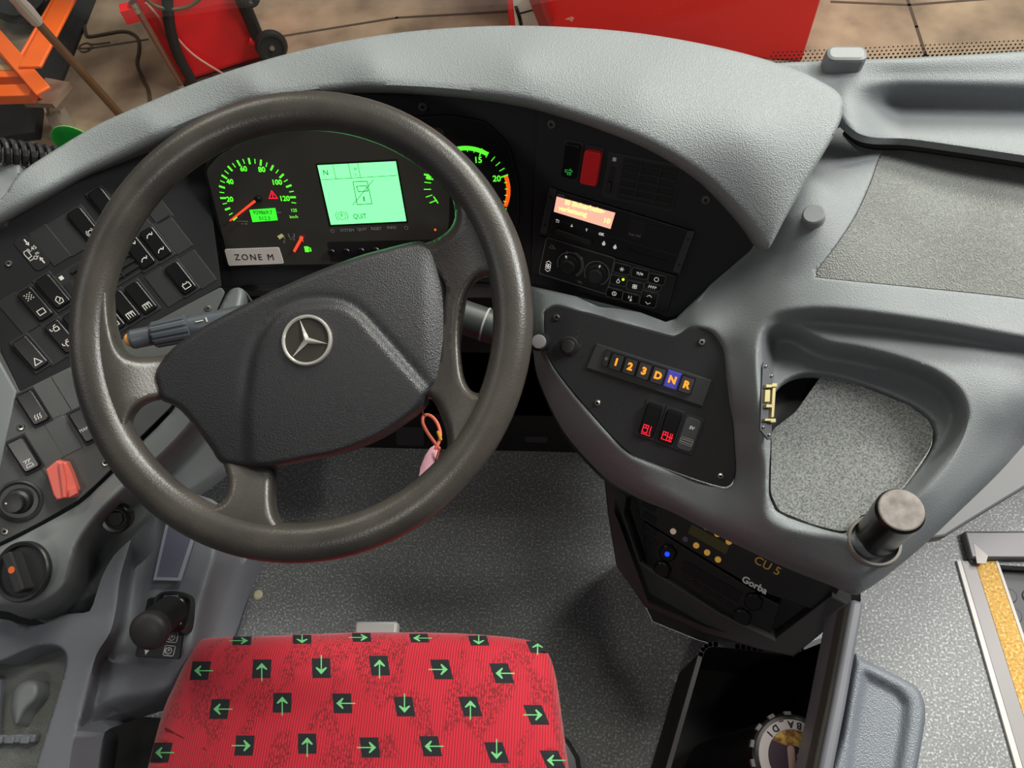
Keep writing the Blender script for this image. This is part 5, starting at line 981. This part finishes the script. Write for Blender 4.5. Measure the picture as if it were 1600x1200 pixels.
mxb = nt.nodes.new('ShaderNodeMix'); mxb.data_type = 'RGBA'; mxb.inputs[7].default_value = col(128, 8, 22); nt.links.new(mxa.outputs[2], mxb.inputs[6]); nt.links.new(mu.outputs[0], mxb.inputs[0]); nt.links.new(mxb.outputs[2], b.inputs['Base Color'])
bp = nt.nodes.new('ShaderNodeBump'); bp.inputs['Strength'].default_value = .35; bp.inputs['Distance'].default_value = .001; nt.links.new(wv.outputs['Fac'], bp.inputs['Height']); nt.links.new(bp.outputs['Normal'], b.inputs['Normal'])
b.inputs['Sheen Weight'].default_value = .2
SQB = mat('fabric_black', (24, 26, 30), .9); ARG = mat('fabric_green', (110, 190, 120), .9)
seat = thing('driver_seat', 'red patterned driver seat cushion with black squares and green arrows', 'seat', (-.28, .02, .30))
so = cr([(190, 1420), (222, 1240), (236, 1180), (255, 1110), (277, 1060), (292, 1025), (306, 1005), (330, 996), (400, 994), (480, 991), (560, 988), (620, 988), (700, 989), (770, 993), (820, 999), (846, 1008), (860, 1028), (868, 1060), (876, 1120), (884, 1180), (892, 1240), (905, 1420)], True, 3)
so = [p for p in so if p[1] < 1421]
ar = {'l': 180, 'r': 0, 'u': 90, 'd': -90}
SQ = [(378, 1001, 'r', .45), (472, 999, 'd', .45), (565, 996, 'r', .45), (655, 997, 'l', .45), (748, 1001, 'd', .5), (840, 1011, 'u', .6),
      (313, 1048, 'l', .95), (409, 1045, 'u', .95), (502, 1044, 'd', 1), (593, 1040, 'u', 1), (690, 1046, 'r', 1), (784, 1052, 'l', 1),
      (343, 1108, 'l', 1), (441, 1098, 'u', 1), (535, 1099, 'l', 1), (632, 1104, 'd', 1), (735, 1104, 'u', 1), (838, 1117, 'r', 1), (262, 1108, 'l', .0),
      (252, 1176, 'l', 1), (382, 1165, 'r', 1.02), (480, 1162, 'u', 1.02), (578, 1168, 'r', 1.02), (673, 1166, 'l', 1.02), (776, 1176, 'd', 1.05), (864, 1188, 'l', 1)]
paint = []
for x, y, d, s in SQ:
    if s == 0: continue
    sk_ = (470 - x) * .0011; hw = 14.5; hh = 15.5 * s
    sqp = [(x + a * hw - sk_ * bb * hh * .9 * -1, y + bb * hh) for a, bb in ((-1, -1), (1, -1), (1, 1), (-1, 1))]
    sqp = [(x + a * hw + (-sk_) * bb * hh, y + bb * hh) for a, bb in ((-1, -1), (1, -1), (1, 1), (-1, 1))]
    paint.append((sqp, 1))
    pts = [(-1.35, -.045), (.15, -.045), (-.12, -.36), (-.02, -.44), (.62, -.02), (.62, .02), (-.02, .44), (-.12, .36), (.15, .045), (-1.35, .045)]
    ca, sa = math.cos(math.radians(ar[d])), math.sin(math.radians(ar[d])); L_ = 15
    app = []
    for u_, v_ in pts:
        v_ *= 1.35; X = u_ * ca - v_ * sa; Y = u_ * sa + v_ * ca; app.append((x + X * L_, y - Y * L_ * max(.6, s)))
    paint.append((app, 2))
sz = tps([(300, 1010, .465), (560, 992, .475), (850, 1015, .46), (560, 1060, .492), (350, 1060, .485), (780, 1060, .48), (560, 1150, .49), (300, 1150, .485), (800, 1150, .478), (240, 1200, .47), (890, 1200, .455), (868, 1080, .46), (262, 1100, .468), (560, 1240, .488), (200, 1420, .46), (560, 1420, .485), (900, 1420, .45)])
skin('cushion', so, [SEATM, SQB, ARG], zp, sz, step=6, lips=[(so[3:-3], False, 26, .034)], skirt=.09, paint=paint, parent=seat, sharp=80)
q = MB(); q.prism(Pl((-.28, 0, .36), (1, 0, 0), (0, 0, 1)), rrect(0, -.06, .36, .34, .04), -.06, -.005, bev=.01); q.build('seat_pan', BLK, seat)
q = MB(); q.prism(Pl((-.30, -.2, 0), (1, 0, 0), (0, 0, 1)), rrect(0.005, 0, .59, .50, .06), 0, .34, bev=.02); q.build('suspension_cover', BLK, seat)  # black seat base, extended left to stand in for the dark void
q = MB(); q.tube([(x_, y_, z_) for x_, y_, z_ in [tuple(Z(x, y, float(sz(x, y)[0]) - .001)) for x, y in ((258, 1138), (285, 1152), (320, 1170), (360, 1197), (400, 1230))]], .0012, 6); q.build('seam', mat('seam_dark', (90, 8, 16), .8), seat)
q = MB(); q.box(Z(556, 990, .40), Z(622, 990, .40), .03, .02); o = q.build('seat_lever', mat('grey_lever', (150, 152, 150), .5), bevel=.004, parent=seat)
# ================================================================== RADIO STACK under the console
rs = thing('control_unit', 'black control unit with yellow round keys and grey lettering under the console', 'control unit', RA.hit(1110, 900))
def ru(x, y, c=0): return RA.L(x, y, c)
q = MB(); q.prism(RA, [ru(x, y) for x, y in ((985, 740), (1320, 905), (1290, 960), (1190, 925), (1130, 890), (1000, 810))], -.02, 0, bev=.001); q.build('faceplate', mat('unit_black', (12, 12, 13), .4), rs)
YK = mat('yellow_key', (225, 175, 70), .5, emit=.25); YKd = mat('grey_key', (90, 92, 115), .5); PKK = mat('pale_key', (225, 200, 180), .5, emit=.2)
for x, y, m in ((1068, 801, YK), (1104, 823, YK), (1121, 834, YK), (1139, 846, YK), (1088, 852, YK), (1105, 863, YK), (1122, 874, YK), (1052, 830, PKK), (1086, 812, YKd), (1071, 842, YKd)):
    a, b = ru(x, y); q = MB(); q.lathe(RA, a, b, [(.0043, 0), (.0043, .0015), (.0035, .002)], 18); q.build('round_key', m, rs)
q = MB(); q.prism(RA, [ru(x, y) for x, y in ((1081, 819), (1140, 852), (1134, 866), (1075, 833))], 0, .0006); q.build('display', mat('dim_display', (78, 78, 28), .4), rs)
RT2 = Pl(RA.o, RA.hit(1225, 900) - RA.hit(1165, 868), RA.n)
text(RT2, 'CU 5', (1199, 884), .0165, mat('yellow_lettering', (175, 135, 55), .5, emit=.12), rs, bold=.0001); text(RT2, 'Gorba', (1179, 914), .0135, mat('grey_lettering', (190, 190, 190), .5, emit=.1), rs, bold=.0004)
rd = thing('car_radio', 'dark car radio with two knobs and blue light below the control unit', 'radio', RA.hit(1080, 950))
q = MB(); q.prism(RA, [ru(x, y) for x, y in ((1005, 815), (1190, 930), (1218, 945), (1205, 990), (1180, 985), (1010, 885))], -.02, .001, bev=.001); q.build('faceplate', mat('radio_black', (15, 15, 16), .35), rd)
for x, y in ((1045, 862), (1036, 888), (1178, 938), (1160, 962)):
    a, b = ru(x, y); q = MB(); q.lathe(RA, a, b, [(.0125, 0), (.012, .008), (.010, .0095)], 24); q.build('knob', GLOSS, rd)
a, b = ru(1045, 862); q = MB(); q.lathe(RA, a, b, [(.0035, .009), (.0035, .011)], 16); q.build('blue_lamp', mat('blue_lamp', (20, 60, 255), .4, emit=1.3), rd)
q = MB(); q.prism(RA, [ru(x, y) for x, y in ((1070, 875), (1160, 925), (1152, 940), (1064, 890))], .001, .0025, bev=.0005); q.build('display', mat('radio_display', (24, 24, 24), .2), rd)
for i in range(5): q = MB(); a, b = ru(1072 + 17 * i, 902 + 10.5 * i); q.prism(RA, rrect(a, b, .013, .005, .001, ang=-4), .001, .003, bev=.0005); q.build('key', GLOSS, rd)
for i in range(4): q = MB(); a, b = ru(1015 + 1 * i, 790 + 18 * i); q.prism(RA, rrect(a, b, .02, .008, .001, ang=-4), 0, .003, bev=.0005); q.build('side_key', GLOSS, rs)
# grey surround of the radio bay: left cheek, bottom ledge, right cheek, dark back
q = MB(); rsn = thing('radio_bay', 'dark grey radio bay housing under the right console', 'housing', RA.hit(1000, 960, -.03))
q = MB(); q.prism(RA, [ru(x, y) for x, y in ((945, 735), (985, 750), (978, 800), (1003, 875), (1130, 955), (1212, 993), (1300, 925), (1330, 940), (1345, 935), (1240, 1022), (1190, 1012), (1100, 985), (1010, 945), (965, 880), (952, 800))], -.03, .010, bev=.003); q.build('frame', mat('bay_dark', (40, 41, 41), .6), rsn)
q = MB(); q.prism(RA, [ru(x, y) for x, y in ((960, 745), (1335, 905), (1300, 940), (1215, 1000), (1000, 900), (968, 800))], -.045, -.021); q.build('back_plate', BLK, rsn)
q = MB(); c_ = Z(1120, 840, .25); q.add([*[Z(x, y, z) for x, y, z in ((957, 790, .45), (1012, 938, .385), (1100, 978, .37), (1190, 1004, .365))], *[Z(x, y, z) - np.array([0, 0, z]) + np.array([.04, .04, .001]) for x, y, z in ((955, 800, .43), (1010, 945, .36), (1100, 985, .345), (1190, 1012, .34))]], [(0, 1, 5, 4), (1, 2, 6, 5), (2, 3, 7, 6)]); q.build('plinth', bpy.data.materials['bay_dark'], rsn)
# ================================================================== CAB DOOR with coin tray, storage bin and bottle
cdn = thing('cab_door', 'grey cab door panel seen from above with padded tray on its outer side', 'door', Z(1325, 1050, .30))
def vpanel(name, top, z0, th, m, parent, zb):                      # upright panel under a polyline of top points
    q = MB(); T = [Z(x, y, z0) for x, y in top]; V = []
    for i, p in enumerate(T):
        d = T[min(i + 1, len(T) - 1)] - T[max(i - 1, 0)]; n_ = nrm([d[1], -d[0], 0]) * th / 2
        V += [p + n_, p - n_, p - n_ - [0, 0, z0 - zb], p + n_ - [0, 0, z0 - zb]]
    for i in range(len(T) - 1):
        for k in range(4): q.f.append((i * 4 + k, i * 4 + (k + 1) % 4, i * 4 + 4 + (k + 1) % 4, i * 4 + 4 + k)); q.m.append(0)
    q.v = [tuple(v) for v in V]; q.f += [(3, 2, 1, 0), tuple(len(V) - 4 + k for k in range(4))]; q.m += [0, 0]
    return q.build(name, m, parent, bevel=.004)
vpanel('door_leaf', [(1341, 938), (1328, 1010), (1312, 1100), (1296, 1180), (1284, 1240)], .60, .013, mat('door_grey', (104, 106, 112), .42), cdn, .50)
vpanel('lower_leaf', [(1412, 1075), (1398, 1130), (1385, 1180), (1370, 1240)], .53, .013, bpy.data.materials['door_grey'], cdn, .02)
vpanel('inner_lining', [(1330, 945), (1318, 1010), (1301, 1100), (1284, 1180), (1272, 1240)], .59, .010, mat('lining_olive', (66, 66, 60), .6), cdn, .555)
to = cr([(1337, 1024), (1345, 1028), (1390, 1050), (1428, 1070), (1441, 1088), (1446, 1115), (1440, 1160), (1430, 1215), (1425, 1245), (1300, 1245), (1315, 1150), (1328, 1070)], True, 3)
def trz(x, y):
    x = np.atleast_1d(x); y = np.atleast_1d(y); Q = np.stack([x, y], -1); inn = [(1350, 1052), (1372, 1062), (1405, 1080), (1418, 1098), (1416, 1130), (1405, 1200), (1398, 1260), (1318, 1260), (1332, 1150)]
    d = dist(Q, inn) * np.where(inside(Q, inn), 1, -1); s = np.clip((d + 8) / 18, 0, 1); return .575 - .009 * s * s * (3 - 2 * s)
skin('coin_tray', to, mat('tray_grey', (108, 114, 122), .4, grain=(700, .5)), zp, trz, step=6, lips=[(to, True, 10, .010)], skirt=.05, parent=cdn, sharp=80)
sbn = thing('storage_bin', 'black open storage bin with thin grey rim on the floor right of the seat', 'bin', Z(1160, 1120, .12))
BR = Pl((0, 0, .34), (1, 0, 0), (0, 0, 1)); rimp = roundpoly([(1100, 1005), (1170, 1012), (1235, 1020), (1322, 985), (1262, 1250), (1030, 1250)], 18, 4)
R3 = [tuple(Z(x, y, .34)[:2]) for x, y in rimp]; BR0 = Pl((0, 0, 0), (1, 0, 0), (0, 0, 1)); q = MB(); q.ribbon(BR0, R3, .006, .335, .341, True); q.build('rim', mat('rim_grey', (70, 72, 74), .5), sbn)
q = MB(); n = len(R3); q.v = [(a, b_, .338) for a, b_ in R3] + [(a, b_, .06) for a, b_ in R3]; q.f = [(i, (i + 1) % n, n + (i + 1) % n, n + i) for i in range(n)] + [tuple(range(2 * n - 1, n - 1, -1))]; q.m = [0] * (n + 1); bi = q.build('body', mat('bin_black', (12, 12, 13), .7), sbn)
q = MB(); hump = cr([(1225, 1045), (1262, 1025), (1310, 1010), (1300, 1080), (1285, 1140), (1265, 1200), (1262, 1240), (1205, 1240), (1206, 1160), (1210, 1090)], True, 3)
# bottle lying on a black case: drum with round sticker
bt = thing('sticker_can', 'black container with round SAMBA sticker standing in the bin', 'container', Z(1245, 1170, .10))
TP_ = Pl(Z(1242, 1186, .46), (-.97, .2, 0), (.10, .05, .98)); K_ = .7
q = MB(); q.lathe(TP_, 0, 0, [(r * K_, c) for r, c in ((.066, -.36), (.066, -.02), (.070, -.012), (.070, -.002), (.066, 0), (.061, .001))], 44); q.build('drum', mat('can_black', (20, 20, 21), .35), bt)
for k in range(5):
    t = math.radians(20 - 24 * k); q = MB(); q.box(TP_.W(.064 * K_ * math.cos(t), .064 * K_ * math.sin(t), -.004), TP_.W(.0735 * K_ * math.cos(t), .0735 * K_ * math.sin(t), -.004), .008, .006, up=TP_.n); q.build('lug', mat('pale_lug', (120, 118, 118), .4), bt)
q = MB(); q.lathe(TP_, 0, 0, [(.0605 * K_, .001), (.0605 * K_, .0018)], 44); sk = q.build('sticker', mat('sticker_white', (200, 190, 190), .5), bt)
q = MB(); q.lathe(TP_, 0, 0, [(.045 * K_, .0018), (.045 * K_, .0022)], 44); q.build('sticker_centre', mat('sticker_purple', (52, 32, 50), .5), sk)
q = MB(); q.prism(TP_, [(x * K_, y * K_) for x, y in circ(0, 0, .0445, 20, 205, 335) + [(.02, -.016), (0, -.020), (-.02, -.012)]], .0022, .0024); q.build('yellow_field', mat('sticker_yellow', (180, 140, 60), .5, noise=(90, (120, 70, 30), (205, 170, 80), .4, .6)), sk)
for a_, b_, w__, h__, an_ in ((.006, .004, .012, .045, 10), (-.016, .002, .013, .034, 50)): q = MB(); q.prism(TP_, rrect(a_ * K_, b_ * K_, w__ * K_, h__ * K_, .004, ang=an_), .0024, .0026); q.build('pale_shape', bpy.data.materials.get('sticker_skin') or mat('sticker_skin', (165, 135, 125), .5), sk)
for i, ch in enumerate('SAMBA_DI'):
    t = math.radians(221 + i * 15.5); r_ = .0528 * K_; text(TP_, ch, (r_ * math.cos(t), r_ * math.sin(t)), .0105, BLK, sk, 'letter', math.degrees(t) + 90, .0019, px=False, bold=.0004)
# ================================================================== pedals
for x, y, z, s_, nm, lb_ in ((838, 655, .10, .05, 'accelerator_pedal', 'dark accelerator pedal plate in the shadow right of the wheel'), (640, 660, .12, .06, 'brake_pedal', 'dark brake pedal in the footwell behind the wheel')):
    p = Z(x, y, z); P_ = Pl(p, (1, 0, 0), (0, -.6, .8)); t = thing(nm, lb_, 'pedal', p - np.array([0, 0, z]))
    q = MB(); q.prism(P_, rrect(0, 0, s_, .10, .008), -.006, 0, bev=.002); q.build('pad', mat('pedal_dark', (30, 30, 30), .6), t)
    q = MB(); q.box(p - P_.n * .006, p + np.array([0, .05, -z + .004]), .02, .012); q.build('arm', BLK, t)
# coiled cable and mirror housing at the far left
q = MB(); pts = []; n = 13; A_ = Z(-20, 232, .84); B_ = Z(150, 256, .76)
for i in range(n * 14):
    t = i / 14; f_ = t / n; c = A_ + (B_ - A_) * f_; d = nrm(B_ - A_); e1 = nrm(np.cross(d, [0, .5, 1])); e2 = np.cross(d, e1); pts.append(c + (e1 * math.cos(t * 2 * math.pi) + e2 * math.sin(t * 2 * math.pi)) * .0125)
q.tube(pts, .0038, 8); o = q.build('coiled_cable', RUB); props(o, 'black coiled cable at the far left above the dashboard edge', 'cable')
q = MB(); mo = cr([(-60, 225), (0, 245), (28, 252), (33, 268), (22, 292), (0, 316), (-60, 345)], True, 3)
o = skin('pillar_cover', mo, GREYM, zp, lambda x, y: .815 + 0 * x, step=8, lips=[(mo, True, 8, .006)], skirt=.1, sharp=80); props(o, 'grey moulded pillar cover at the far left edge under the coiled cable', 'cover')
